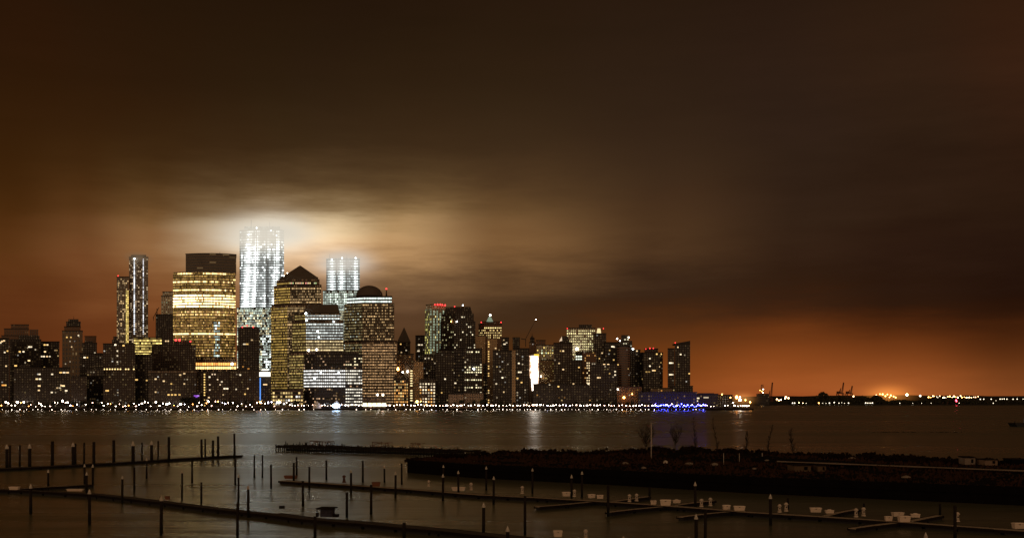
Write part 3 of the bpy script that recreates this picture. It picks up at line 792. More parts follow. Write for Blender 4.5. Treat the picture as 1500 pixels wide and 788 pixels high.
def rows34(px, py, i, j, k):
    b = any(abs(py-q) < 1.5 for q in (514,521,537,541,546,556,568,573))
    if b and fr.random() < .85: v = fr.uniform(.5,2.0); return (v, v*.86, v*.5)
    if fr.random() < .07: v = fr.uniform(.3,1.2); return (v, v*.8, v*.5)
B('office_tower', 'dark slab with several evenly lit yellow rows right of the plain black slab', 1510, [
  T([680,706], 511, d=28, m='dark', win=rows34, bw=2.6, fh=3.3, wr=.7)], lamps=[(694,540,1.2,M_COOL_LAMP,-2)])
B('apartment_block', 'low pale brick row beside the lamps under the dark middle slabs, left half', 1466, [T([657,679], 577.5, d=14, m='stone', win=homes(.12,.2,.8,(PEACH,AMB)))])
B('apartment_block', 'low pale brick row beside the lamps under the dark middle slabs, right half', 1468, [T([680,708], 576, d=14, m='stone', win=homes(.16,.2,1.0,(PEACH,AMB)))])
B('office_tower', 'windowless beige slab left of the green-crowned tower', 1640, [T([697,711], 492, d=22, m='tan')])
def crown37(root, o):
    mb = MB()
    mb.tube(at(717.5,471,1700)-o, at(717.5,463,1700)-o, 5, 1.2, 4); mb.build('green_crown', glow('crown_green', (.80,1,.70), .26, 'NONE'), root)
    mb = MB(); mb.ball(at(718,461.5,1698)-o, 1.3, 8, 5); mb.build('roof_lamp', M_WHITE_LAMP, root)
def w37(px, py, i, j, k):
    if abs(py-478.5) < 2.2 and px > 708: v = fr.uniform(1.2,2.2); return (v, v*.78, v*.32)
    if 482 < py < 496 and fr.random() < .7: v = fr.uniform(.4,1.6); return (v, v*.72, v*.28)
    if fr.random() < .12: v = fr.uniform(.3,1.2); return (v, v*.7, v*.3)
B('office_tower', 'tower with lit top floors and small green pointed crown', 1700, [
  T([(701,8),(709,0),(735,0)], 475, d=34, m='brown', win=w37, bw=2.6, fh=3.6), T([(704,6),(733,3)], 471.5, d=26, m='brown')],
  lamps=[(705,472,.8,M_RED,0),(734,472,.8,M_RED,0)], extra=crown37)
B('office_tower', 'olive-tan slab in front of the green-crowned tower with amber column at its edge', 1580, [
  T([714,728], 496, d=22, m='tan', win=lambda px,py,i,j,k: (1.2,.75,.25) if (px < 717.5 and fr.random() < .5) else ((.8,.6,.3) if fr.random() < .06 else None), spots=[(716,504,2.4,4),(726,510,2.4,3)]),
  T([708,714], 532, 600, 16, 'black', 'wing', win=lambda px,py,i,j,k: (1.8,.8,.2) if (abs(px-709.5) < 1 and 548 < py < 580) else None)])
B('office_tower', 'short dark tower top peeping right of green-crowned tower', 1740, [T([735,745.5], 495, d=18, m='dark', spots=[(739,504,4,4),(742,502,3,2),(738,498,2,2)])])
B('office_tower', 'small dark square tower top above the two window-dotted slabs', 1730, [T([751,761.5], 495, d=18, m='dark'), T([753,760], 494, 495, 8, 'dark', 'penthouse')])
B('apartment_tower', 'black window-dotted slab with beige right edge beside bright floodlit facade, left of the pair', 1490, [
  T([722,750], 514, d=30, m='dark', win=homes(.075,.3,2.0), spots=[(736,553,2.6,6),(738,574,2,3),(727,562,2.4,3),(733,544,2,2)]), T([750,755.5], 513, 600, 30, 'tan', 'end_wall')])
h2 = homes(.10,.3,1.8); h3 = homes(.55,.4,1.6,(WHITE,PEACH))
B('apartment_tower', 'black window-dotted slab nearest the bright floodlit facade, right of the pair', 1494, [
  T([756,775], 511, d=30, m='dark', win=lambda px,py,i,j,k: h3(px,py,i,j,k) if (py > 568 or (py > 570)) else h2(px,py,i,j,k), spots=[(760,532,2.6,5),(760,545,2.4,5),(763,545,2.4,4),(758,554,2.6,4),(764,560,2.6,4)])])
def floodmat():  # floodlight on the facade put into emission, fading to warm edges
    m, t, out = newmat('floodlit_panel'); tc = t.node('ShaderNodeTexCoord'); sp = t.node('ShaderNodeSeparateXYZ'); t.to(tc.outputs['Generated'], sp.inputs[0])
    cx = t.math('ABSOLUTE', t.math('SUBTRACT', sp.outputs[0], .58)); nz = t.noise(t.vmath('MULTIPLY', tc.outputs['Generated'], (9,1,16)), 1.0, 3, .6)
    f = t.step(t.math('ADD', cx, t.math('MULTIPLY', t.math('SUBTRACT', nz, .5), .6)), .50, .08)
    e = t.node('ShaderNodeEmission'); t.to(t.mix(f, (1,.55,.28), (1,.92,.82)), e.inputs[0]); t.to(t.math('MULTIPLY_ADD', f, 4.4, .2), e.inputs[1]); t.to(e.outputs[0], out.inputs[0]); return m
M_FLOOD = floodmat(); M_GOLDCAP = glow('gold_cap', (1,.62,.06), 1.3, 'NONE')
def flood(root, o):
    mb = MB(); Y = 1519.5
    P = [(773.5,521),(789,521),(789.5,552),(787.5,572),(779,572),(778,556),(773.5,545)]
    mb.poly([at(px,py,Y)-o for px,py in reversed(P)]); mb.build('floodlight_patch', M_FLOOD, root)
    mb = MB(); mb.box(at(786,520,1518)-o, (6.5,1.2,2.6)); mb.build('gold_sign', M_GOLDCAP, root)
B('office_block', 'block with a dazzling white floodlit facade and gold sign above', 1520, [
  T([772,792], 518.5, d=26, m='stone', win=homes(.05,.3,1))], extra=flood)
B('office_tower', 'dark tower ending in a small domed lantern behind the floodlit facade', 1720, [
  T([775,786], 502, d=22, m='brown', win=homes(.08,.3,1.4)), T([776.5,783], 496, d=12, m='dark')], masts=[(779.5,495,488,.7)], domes=[(779.5,496,492,2.4,'copper')])
B('office_tower', 'wide yellow-windowed office block right of the floodlit facade', 1640, [
  T([786,811], 506, d=30, m='pale', win=office(.55,.8,.25,1.7,YEL,GRN,.3), bw=3, fh=3.8), T([785,799], 499, d=22, m='brown', win=homes(.2,.3,1.4))])
B('office_block', 'amber-lit lower block tucked between floodlit facade and gabled dark tower', 1580, [
  T([791,812], 528, d=20, m='tan', win=homes(.32,.3,1.6,(AMB,WARM,YEL)), bw=3)], lamps=[(792,551,1.1,M_WHITE_LAMP,-3)])
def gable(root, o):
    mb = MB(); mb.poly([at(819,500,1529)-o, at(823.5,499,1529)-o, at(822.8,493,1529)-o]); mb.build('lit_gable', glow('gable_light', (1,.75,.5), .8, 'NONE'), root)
B('apartment_tower', 'dark tower with a gabled top lit white on its left slope', 1530, [
  T([811,838], 503, d=30, m='brick', win=homes(.04,.3,1.4), spots=[(825,514,2.6,5),(819,532,2.4,3),(825,541,2.6,4),(821,514,2,2)]),
  T([820,835], 492, d=20, m='dark', n='gabled_top', taper=(.5,.9))], extra=gable)
B('apartment_tower', 'plain dark mid-rise stepping down at the right side of gabled dark tower', 1526, [T([838,853], 528, d=26, m='dark', win=homes(.04,.3,1.4), spots=[(848,538,2.4,4),(840,562,2.4,3),(847,566,2,2)])])
gr2 = random.Random(61)
def g45(px, py, i, j, k):
    if py < 484 and 836 < px < 848: return (2.0,1.8,1.1)
    if gr2.random() > .86: return None
    v = gr2.uniform(.35,1.5)*(1.3 if j % 4 == 0 else .8); return (v, v*.86, v*.42)
B('office_tower', 'broad bright grid-lit office tower with dark box on its roof', 1640, [
  T([830,872], 481, d=34, m='pale', win=g45, bw=2.6, fh=3.7, wr=.62, hr=.5), T([(848,6),(867,6)], 475, 480, 16, 'dark', 'penthouse')],
  lamps=[(845,511,1.8,M_WHITE_LAMP,-4),(831,481,.6,M_RED,-1)])
B('office_block', 'small block with two white-lit rows below the bright grid-lit tower', 1560, [T([843,856], 516, d=18, m='dark', style='band', win=lambda px,py,i,j,k: (1.4,1.5,1.2) if abs(py-525) < 3.4 else None, bw=2.6, fh=3.6, wr=.7)])
def lantern(root, o):
    mb = MB(); mb.tube(at(877.3,488.5,1604)-o, at(877.3,481,1604)-o, 3.2, 2.0, 4); mb.build('lantern_crown', glow('crown_warm', (1,.8,.4), 1.0, 'NONE'), root)
B('apartment_tower', 'dark tower with small bright lantern crown right of bright grid-lit tower', 1600, [
  T([869,888], 489, d=24, m='brick', win=homes(.04,.3,1.4), spots=[(882,517,2.4,3),(878,525,2,3)])], lamps=[(884,481,.6,M_RED)], extra=lantern)
B('apartment_tower', 'orange-brown tower with a pale column of windows down its front', 1550, [
  T([853,873], 516, d=24, m='brown', win=lambda px,py,i,j,k: ((1.3,1.0,.55) if (859 < px < 868 and py > 530 and gr2.random() < .7) else ((.7,.35,.1) if gr2.random() < .15 else None)), bw=2.6, spots=[(862,562,3,5,WHITE),(856,515.5,2,2),(869,516,2,2)])])
B('apartment_tower', 'low wide black block on the waterfront in front of the lantern-crowned tower', 1480, [
  T([865,904], 533, d=28, m='dark', win=homes(.045,.3,1.6), spots=[(885,533,3,6),(891,533,3,6),(871,532.5,2,3),(868,532.5,2,3),(876,553,3,4),(879,553,2,3),(901,544,2.4,4),(901,549,2.4,4),(893,547,2,2)])])
B('apartment_tower', 'plain black slab left of the ribbed curved tower', 1580, [T([886,906], 502, d=26, m='black', win=homes(.05,.3,1.6), spots=[(897,507.5,3.4,6,WHITE),(899.5,508,2.4,4,WHITE),(899,527,2.4,3),(893,513,2,2)])])
B('curved_apartment_tower', 'curved tower ribbed with thin horizontal lines among the right dark towers', 1520, [
  T(arc(904,923,8,6), 507, d=26, m='rib', win=homes(.03,.3,1.2), spots=[(905.5,534,2.4,4),(920,540,2,2)])])
def w51(px, py, i, j, k):
    if gr2.random() < .3: v = gr2.uniform(.2,1.2); return (v, v*.9, v*.6)
B('office_tower', 'dark stepped tower with sparkling lights on its angular crown behind ribbed curved tower', 1600, [
  T([903,938], 513, d=30, m='dark', win=homes(.04,.3,1.4), spots=[(928,511,2.6,5,WHITE),(933,514,2.4,4),(922,546,2.4,4),(919,539,2,2)]), T([905,926], 499, d=22, m='dark', win=w51, roof=False), T([909,922], 490.5, d=16, m='dark', win=w51, taper=(.8,.8))],
  lamps=[(904,496,.9,M_WHITE_LAMP,-1),(921,494,.7,M_WHITE_LAMP,-1),(908,499,.7,M_WHITE_LAMP,-1),(927,511,1.0,M_COOL_LAMP,-1)])
B('apartment_tower', 'free-standing dark tower with chamfered red-lamped roof, second from the right end', 1560, [
  T([(937.5,8),(942,0),(966,0),(971,5)], 517, d=30, m='dark', win=homes(.035,.3,1.6), spots=[(962,518.5,2.4,5),(968.5,518.5,2.4,5),(952,525,2.4,4),(952,536,2.4,5),(957,542.5,4,4),(959,542.5,3,4),(947,544.5,3,1.6,WARM),(951,544.5,3,1.2,WARM),(966,537,2,3),(968,531,2,2),(941,555,2,1.5)]),
  T([(944,6),(964,6)], 511, d=22, m='dark')], lamps=[(946,511,.6,M_RED,4),(952,510,.8,M_RED,4),(957,510,.7,M_RED,4)])
def slant(root, o):
    mb = MB(); Y = 1562
    a, b, c, d_ = at(988.5,505,Y), at(1011,505,Y), at(1011,499,Y), at(988.5,503,Y); D = V((0,24,0))
    for q in ([a,b,c,d_],[b,b+D,c+D,c],[d_,c,c+D,d_+D],[a+D,a,d_,d_+D],[b+D,a+D,d_+D,c+D]): mb.poly([p-o for p in q])
    mb.build('slanted_roof', WM['dark'], root)
B('apartment_tower', 'free-standing dark tower with slanted roof at the right end of the skyline', 1560, [
  T([978,988.3], 511, d=26, m='brick', win=homes(.03,.3,1.2), spots=[(982,531.5,4,6),(985,531.5,3,3),(982,548.5,4,5),(985,548.5,3,3)]),
  T([988.5,1011], 505, 600, 28, 'dark', 'wing', win=homes(.02,.3,1.4), spots=[(997,519,2.6,5),(993,508.5,1.6,5),(1009.6,547,2.4,4),(1003,520,2,1)]),
  ], lamps=[(989,502,.6,M_RED,4)], extra=slant)
B('apartment_block', 'window-speckled podium at the foot of the slanted-roof tower', 1520, [T([985,1015], 566, d=20, m='dark', win=homes(.25,.3,1.8,(PEACH,WHITE,WARM)))])
B('office_block', 'low brown block with orange lit windows below the ribbed curved tower', 1476, [
  T([904,940], 567, d=20, m='brown', win=homes(.28,.2,1.2,(AMB,PEACH,AMB)))], lamps=[(914,582,1.5,M_AMBER_LAMP,-4),(926,577,.8,M_AMBER_LAMP,-4),(905,570,.8,M_WHITE_LAMP,-2)])
B('office_block', 'long pale-roofed low hall between the two free-standing dark towers', 1500, [T([953,984], 569, d=20, m='stone', spots=[(969,572,2,2,AMB),(978,575,2,4),(982,575,2,3)])])
B('office_block', 'long low black quay building behind the blue pier lamps', 1470, [T([935,1021], 575, d=16, m='black', win=homes(.10,.2,.7,(WARM,AMB)))])
B('office_block', 'low dark warehouse block left of the black waterfront block with two bright top lamps', 1472, [T([829,866], 565, d=20, m='dark', win=homes(.07,.3,1.4,(WARM,PEACH,AMB)))])
B('office_block', 'low dark warehouse block right of the floodlit facade foot', 1472, [T([781,829], 563, d=20, m='dark', win=homes(.05,.3,1.6,(WARM,PEACH,AMB)), spots=[(818,566,2.4,5),(831,579,2.2,5),(805,563,2,4)])])
B('ferry_terminal', 'long low ferry terminal with a lit left end at the right tip of the city', 1480, [
  T([1015,1052], 577.5, d=26, m='black', win=homes(.06,.2,1), spots=[(1022,583,5,4,WHITE),(1021,587,3,4,WHITE),(1033,582,5,2,WHITE),(1036,582,4,2,WHITE)]), T([1022,1046], 575.5, 576.8, 14, 'black', 'penthouse')])
B('ferry_terminal', 'smaller low terminal wing beyond the long low ferry terminal', 1510, [T([1050,1073], 579, d=20, m='dark', win=homes(.10,.2,1.4), spots=[(1058,576.5,2.4,3,WARM)])], lamps=[(1057.5,577.5,.8,M_AMBER_LAMP),(1070,582,.8,M_AMBER_LAMP)])
# ------------------------------------------------------------------ tower crane above the roofs
def tower_crane():
    Y = 1700; o = at(770,506,Y); root = empty('tower_crane', o)
    tag(root, 'thin tower crane with a long raised boom and a light at its tip', 'crane')
    mb = MB(); mb.bar((0,0,-2), at(770,496,Y)-o, 1.0); mb.build('mast', M_DARKMETAL, root)
    a, b = at(770,497,Y)-o, at(785,468,Y)-o
    mb = MB(); mb.bar(a, b, .35); mb.bar(a+V((0,0,2)), b, .3)
    for i in range(14):
        p = a.lerp(b, i/14); q = (a+V((0,0,2))).lerp(b, (i+.5)/14); mb.bar(p, q, .2)
    mb.build('boom', M_DARKMETAL, root)
    mb = MB(); mb.bar(a, a+V((-7,0,1)), 1.2); mb.build('counterweight', M_DARKMETAL, root)
    mb = MB(); mb.ball(b, .7, 8, 5); mb.build('lamp', M_WHITE_LAMP, root)
tower_crane()

# ------------------------------------------------------------------ city ground, seawall, promenade
M_GROUND = plain('promenade_ground', (.03,.022,.017), .9, 0, .4, .05, .05)
M_SEAWALL = plain('seawall_stone', (.02,.015,.012), .95, 0, .5, .15, .05)
SH = 1436.0
mb = MB(); xl, xr = X(-400,SH), X(1104,SH)
mb.poly([(xl,SH+1,GZ-.06),(xr,SH+1,GZ-.06),(xr+40,2600,GZ-.06),(xl,2600,GZ-.06)])
tag(mb.build('ground', M_GROUND), kind='structure', label='promenade and streets of the far city')
mb = MB()
for i in range(60):
    a, b = xl+(xr-xl)*i/60, xl+(xr-xl)*(i+1)/60
    mb.box(((a+b)/2, SH, GZ/2-.5+R.uniform(-.08,.08)), (b-a-.12, 2.0, GZ+1.2))
sw = mb.build('seawall', M_SEAWALL); tag(sw, 'long dark stone seawall holding up the lamp-lit far promenade', 'seawall')
mb = MB()
for i in range(330):
    x = xl+(xr-xl)*i/330; mb.box((x, SH+.6, GZ+.7), (.16,.16,1.2))
mb.box(((xl+xr)/2, SH+.6, GZ+1.3), (xr-xl, .14, .12))
tag(mb.build('railing', M_DARKMETAL), 'long thin dark railing along the edge of the far promenade', 'railing')

# promenade lamps
def lampmesh(name, mat, h, r):
    mb = MB(); mb.tube((0,0,-.3),(0,0,h),.12,.09,6,False); mb.box((0,0,.25),(.5,.5,.6)); mb.cur = 1; mb.ball((0,0,h+r*.8), r, 8, 5)
    return mb.mesh(name, [M_DARKMETAL, mat])
ML = {}
for nm, c, s in (('white',(1,.80,.64),28),('pinkish',(1,.60,.42),24),('cool',(.84,.78,1),30),('amber',(1,.34,.07),26),('blue',(.04,.05,1),110),('indigo',(.16,.12,1),70)):
    m = glow('street_lamp_'+nm, c, s, 'FRONT')
    ML[nm] = (lampmesh('lamp_'+nm, m, 5.0, .62), lampmesh('lamp_big_'+nm, m, 6.5, 1.05), lampmesh('lamp_small_'+nm, m, 3.4, .38))
def lamp(px, py, kind, size, lab, grp, Y=None):
    Y = Y or R.uniform(1442, 1460)
    o = bpy.data.objects.new('street_lamp', ML[kind][size])
    hz = (5.4, 7.1, 3.6)[size]
    z = Z(py, Y)
    o.location = (X(px, Y), Y, GZ); o.scale = (1, 1, max(.5, (z-GZ)/hz))
    if o.scale[2] != 1: o.scale = (1,1,min(o.scale[2], 1.9))
    q = R.choice((.45,.6,.75,.9,1,1.2,1.5)); o.scale = (o.scale[0]*q, o.scale[1]*q, o.scale[2])
    link(o); tag(o, lab, 'street lamp', grp); return o
ZN = [(0,60,'in front of the leftmost apartment blocks'),(60,150,'in front of the ornate tower and its neighbours'),(150,215,'below the brick tower with the lit floor'),
      (215,290,'below the corniced brick block'),(290,400,'below the golden tower and blue light strip'),(400,450,'at the foot of the pyramid tower'),
      (450,535,'in front of the black white-rowed block'),(535,610,'at the foot of the domed tower'),(610,720,'below the cream narrow tower and dark slabs'),
      (720,800,'below the floodlit facade'),(800,905,'below the gabled dark tower'),(905,965,'below the ribbed curved tower')]
big = {3,9,20,27,36,91,104,112,122,154,227,246,264,307,330,365,392,412,425,560,572,655,664,676,690,700,720,782,786,790,801,809,821,832,852,862,876,914,920,931}
for a, b, where in ZN:
    x = a+2.0
    while x < b:
        left = x < 420
        near = any(abs(x-q) < 2.2 for q in big)
        k = 'white' if R.random() < .62 else ('pinkish' if R.random() < .7 else 'cool')
        if left and R.random() < (.3 if x < 40 else .09): k = 'amber'
        if 108 < x < 146 and R.random() < .7: x += 3; continue
        py = R.uniform(587.5,596) if left else R.uniform(592.6,594.6)
        lamp(x, py, k, 1 if near else (0 if R.random() < .62 else 2),
             {'amber':'amber','blue':'blue'}.get(k,'white')+' glowing street lamp '+where,
             {'amber':'amber','blue':'blue'}.get(k,'white')+' promenade lamps '+where)
        x += R.uniform(3.0, 7.5) if left else R.uniform(3.6, 6.4)
x = 958.0
while x < 1034:
    k = 'blue' if R.random() < .75 else 'indigo'
    if 968 < x < 998 and R.random() < .2: k = 'white'
    lamp(x, R.uniform(591.5,596.5), k, (1 if 975 < x < 1005 and R.random() < .4 else 0) if R.random() < .7 else 2, ('white' if k == 'white' else 'blue')+' glowing pier lamp in the blue-lit stretch at the right tip of the city', ('white' if k == 'white' else 'blue')+' lamps of the blue-lit pier')
    x += R.uniform(1.4, 2.8)
for px, py in ((1036,594),(1041,595),(1046,595),(1062,594),(1066,593.5),(1075,594)):
    lamp(px, py, 'white', 2, 'white glowing quay lamp at the low ferry terminal', 'white lamps at the ferry terminal')
for px, py, k, s in ((1079,582,'amber',1),(1084,583,'white',1),(1084,586,'white',1),(1092,584,'amber',0),(1099,589,'amber',1),(1077,594,'white',0),(1081,594.5,'white',0),(1085,594,'white',0),(1088,594.5,'white',0),(1091,594,'white',0),(1094,594.5,'white',0),(1097,594,'white',0),(1074,590,'white',2)):
    lamp(px, py, k, s, ('amber' if k == 'amber' else 'white')+' bright quay light just right of the low ferry terminal', ('amber' if k == 'amber' else 'white')+' quay lights right of the terminal')
# glowing dots added at the waterline, standing in for reflections of the lamps
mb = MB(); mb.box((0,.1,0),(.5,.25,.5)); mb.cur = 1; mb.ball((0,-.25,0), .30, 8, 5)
ML_REFL = {'white': mb.mesh('lamp_reflection', [M_DARKMETAL, glow('reflection_white', (1,.84,.7), 12, 'NONE')]), 'blue': mb.mesh('lamp_reflection_blue', [M_DARKMETAL, glow('bulkhead_blue', (.10,.12,1), 18, 'NONE')])}
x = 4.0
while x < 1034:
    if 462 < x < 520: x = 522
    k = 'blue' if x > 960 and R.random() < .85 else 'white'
    Y = SH-1.25; o = bpy.data.objects.new('lamp_reflection', ML_REFL[k]); o.location = (X(x,Y), Y, R.uniform(.7,1.2)); s_ = R.choice((.6,.8,1,1,1.35)); o.scale = (s_,1,s_)
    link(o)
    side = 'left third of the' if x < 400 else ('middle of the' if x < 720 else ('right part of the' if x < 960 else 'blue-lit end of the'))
    tag(o, k+' dot low on the dark seawall standing in for a lamp reflection, '+side+' far waterfront', 'wall light', k+' lamp reflection dots, '+side+' waterfront')
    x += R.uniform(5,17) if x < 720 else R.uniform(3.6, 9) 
# floodlit tent and quay canopy by the black block
M_TENT = plain('tent_canvas', (.75,.74,.72), .8); M_FLOODB = glow('tent_flood', (.45,.66,1), 70, 'FRONT')
def tent(px, py_top, half, Y, label, flood):
    o = V((X(px,Y), Y, GZ)); root = empty('tent', o); tag(root, label, 'tent')
    r = half*Y/F; h = Z(py_top,Y)-GZ
    mb = MB(); mb.tube((0,0,h*.45),(0,0,h),r,r*.08,12,False); mb.build('canopy', M_TENT, root)
    mb = MB(); mb.tube((0,0,0),(0,0,h*.44),r*.93,r*.93,12,False); mb.build('side_wall', M_TENT, root)
    if flood:
        for dx in (-2.5, .5, 3.5):
            mb = MB(); mb.tube((dx,-r-2,-.1),(dx,-r-2,2.6),.12,.12,6); mb.cur = 1; mb.ball((dx,-r-2,3.4),1.4,8,5); mb.build('floodlight', [M_DARKMETAL, M_FLOODB], root)
    return root
tent(464.5, 587.5, 6.5, 1450, 'domed white tent left of the blue-white floodlit one on the quay', False)
tent(493, 586, 6, 1452, 'white quay tent lit dazzling blue-white by floodlights', True)
def canopy_hall(px0, px1, pyt, Y, label):
    o = V((X((px0+px1)/2,Y), Y, GZ)); root = empty('quay_shelter', o); tag(root, label, 'shelter')
    w = (px1-px0)*Y/F; h = Z(pyt,Y)-GZ
    mb = MB()
    P = [(-w/2,0,h*.7),(0,0,h),(w/2,0,h*.7),(w/2,7,h*.7),(0,7,h),(-w/2,7,h*.7)]
    mb.poly([P[0],P[1],P[4],P[5]]); mb.poly([P[1],P[2],P[3],P[4]]); mb.build('roof', M_TENT, root)
    for i in range(6):
        q = MB(); q.bar((-w/2+.3+i*(w-.6)/5,.4,-.1),(-w/2+.3+i*(w-.6)/5,.4,h*.69),.3); q.build('post', M_DARKMETAL, root)
canopy_hall(472, 484, 590, 1448, 'low pale peaked quay shelter between two tents')
canopy_hall(501, 530, 590.5, 1448, 'long pale quay shelter right of the floodlit tent')

# promenade trees
M_BARK = plain('bark', (.022,.015,.010), .95)
M_LEAF = plain('dark_leaves', (.022,.022,.010), .9, 0, .6, .3)
def leafball(mb, c, r, n, s, rr, flat=.8):
    for _ in range(n):
        while True:
            p = V((rr.uniform(-1,1),rr.uniform(-1,1),rr.uniform(-1,1)))
            if .25 < p.length < 1: break
        p = V((p.x*r, p.y*r, p.z*r*flat))+c
        a = V((rr.uniform(-1,1),rr.uniform(-1,1),rr.uniform(-1,1))).normalized(); b = a.cross(V((rr.uniform(-1,1),rr.uniform(-1,1),rr.uniform(-1,1)))).normalized()
        k = s*rr.uniform(.6,1.4)
        mb.poly([p-a*k-b*k*.6, p+a*k-b*k*.6, p+a*k+b*k*.6, p-a*k+b*k*.6])
TV = []
for v in range(4):
    rr = random.Random(100+v); tr, cr = MB(), MB()
    tr.tube((0,0,-.3),(0,0,3.2),.28,.16,6,False)
    for i in range(6):
        a = rr.uniform(0,6.28); tr.tube((0,0,2.2+.3*i),(math.cos(a)*1.9,math.sin(a)*1.9,4.2+.4*i),.10,.03,5,False)
    for i in range(7):
        a = rr.uniform(0,6.28); q = rr.uniform(.3,1.7); leafball(cr, V((math.cos(a)*q,math.sin(a)*q,rr.uniform(3.6,6.4))), rr.uniform(.9,1.6), 60, .28, rr)
    TV.append((tr.mesh('trunk', M_BARK), cr.mesh('crown', M_LEAF)))
def ptree(px, Y, s):
    v = R.choice(TV); r = empty('promenade_tree', (X(px,Y), Y, GZ), R.uniform(0,6)); r.scale = (s*R.uniform(.8,1.2),)*2 + (s,)
    link(bpy.data.objects.new('trunk', v[0]), r); link(bpy.data.objects.new('crown', v[1]), r)
    w = [q for q in ZN if q[0]-40 <= px < q[1]+40]; w = [q for q in ZN if q[0] <= px < q[1]] or w
    tag(r, 'small dark leafy tree among the lamps '+w[0][2], 'tree', 'promenade trees '+w[0][2])
px = 6
while px < 955:
    if not 440 < px < 535: ptree(px, R.uniform(1462, 1466), R.uniform(.8, 1.5))
    px += R.uniform(6, 13)
for px in (268,272,275,279,289): ptree(px, 1458, 1.9)

# ------------------------------------------------------------------ far right: island, harbour cranes, lights
M_FARLAND = plain('far_land', (.012,.010,.008), .95)
mb = MB()
def ridge(x0, x1, Y, hf, step, nm, depth=120, label=''):
    mb = MB(); px = x0; pr_ = None
    while px <= x1:
        h = hf(px); c = (X(px,Y), Z(h,Y))
        if pr_:
            (xa,za),(xb,zb) = pr_, c
            mb.poly([(xa,Y,-1),(xb,Y,-1),(xb,Y,zb),(xa,Y,za)]); mb.poly([(xa,Y,za),(xb,Y,zb),(xb,Y+depth,zb),(xa,Y+depth,za)])
        pr_ = c; px += step
    return tag(mb.build(nm, M_FARLAND), kind='structure', label=label)
ridge(1060, 1720, 2500, lambda p: 591.5+.3*math.sin(p*.05), 20, 'shore', 900, 'low dark shore of the island')
ridge(1000, 2200, 5200, lambda p: 579.6+.8*math.sin(p*.013)+.4*math.sin(p*.07), 12, 'hills', 300, 'faint hills beyond the harbour')
ridge(-900, 40, 4200, lambda p: 580+.6*math.sin(p*.03), 20, 'land', 300, 'far bank beyond the city')
def treeline():
    rr = random.Random(77); mb = MB()
    def top(p):
        b = 586-2.6*max(0,math.sin((p-1150)*.020))-1.5*math.sin(p*.11)-1.1*math.sin(p*.23+1)
        if p > 1310: b = 586.0-.9*math.sin(p*.06)-.8*math.sin(p*.21)
        if p > 1420: b += (p-1420)*.012
        if 1160 < p < 1300: b -= 4.0*math.exp(-((p-1195)/14)**2)+4.5*math.exp(-((p-1206)/8)**2)+3.0*math.exp(-((p-1232)/18)**2)+4.5*math.exp(-((p-1285)/9)**2)+2*math.exp(-((p-1265)/6)**2)
        return max(b, 573)
    for i in range(5200):
        p = rr.uniform(1156, 1520); Y = rr.uniform(2510, 2560); t = top(p)
        q = t+(594-t)*rr.random()**1.2; c = at(p, q, Y)
        a = V((rr.uniform(-1,1),rr.uniform(-.4,.4),rr.uniform(-1,1))).normalized(); b = a.cross(V((0,1,0))+V((rr.uniform(-.4,.4),0,rr.uniform(-.4,.4)))).normalized()
        k = rr.uniform(1.0,2.6)
        mb.poly([c-a*k-b*k*.8, c+a*k-b*k*.8, c+a*k+b*k*.8, c-a*k+b*k*.8])
    for i in range(500):
        p = rr.uniform(1090, 1160); Y = rr.uniform(2700, 2740); c = at(p, rr.uniform(588.4,592), Y); k = rr.uniform(1,2)
        mb.poly([c+V((-k,0,-k)), c+V((k,.3,-k)), c+V((k*.8,0,k)), c+V((-k*.7,.2,k))])
    tag(mb.build('treeline', M_LEAF), kind='stuff', label='dark wooded treeline of the low island on the right')
treeline()
M_CRANE = plain('crane_steel', (.10,.035,.018), .7)
def gantry(px, pyb, pyt, Y, w, label, s=1):
    o = V((X(px,Y), Y, 2)); root = empty('harbour_crane', o); tag(root, label, 'crane', 'container cranes at the harbour')
    sc = Y/F; hl = (590-pyb)*0+ (Z(pyb-8,Y)-2)
    W_ = w*sc
    for dx in (-W_/2, W_/2):
        for dy in (0, 14):
            mb = MB(); mb.bar((dx,dy,-2),(dx*.8,dy,hl),1.8); mb.build('leg', M_CRANE, root)
    mb = MB()
    mb.bar((-W_/2,0,hl*.45),(W_/2,0,hl*.45),1.4); mb.bar((-W_*.42,0,hl),(W_*.42,0,hl),2.2); mb.bar((-W_*.42,14,hl),(W_*.42,14,hl),2.2)
    mb.bar((-W_/2,0,hl*.1),(W_*.42,0,hl*.8),.8); mb.build('frame', M_CRANE, root)
    ht = Z(pyt,Y)-2
    mb = MB()
    a, b = V((W_*.05,0,hl)), V((W_*.34,0,ht))
    mb.bar(a, b, 1.6); mb.bar(a+V((3.2,0,0)), b+V((1.6,0,0)), 1.2)
    for i in range(9): mb.bar(a.lerp(b,i/9), (a+V((3.2,0,0))).lerp(b+V((1.6,0,0)),(i+.5)/9), .7)
    mb.build('raised_boom', M_CRANE, root)
    mb = MB(); mb.bar((-W_*.3,4,hl),(W_*.05,4,hl+(ht-hl)*.5),1.2); mb.bar((-W_*.1,4,hl),(W_*.05,4,hl+(ht-hl)*.5),1.0); mb.build('mast', M_CRANE, root)
    mb = MB(); mb.box((-W_*.25,6,hl+3),(W_*.5,9,5)); mb.build('machine_house', M_CRANE, root)
gantry(1128, 591, 560, 2900, 9, 'container crane with tall raised boom beside the dark square vent building')
gantry(1232, 584, 560, 3000, 10, 'taller container crane with raised boom behind the island trees, left of its pair')
gantry(1245, 584, 565, 3010, 9, 'shorter container crane with raised boom behind the island trees, right of its pair')
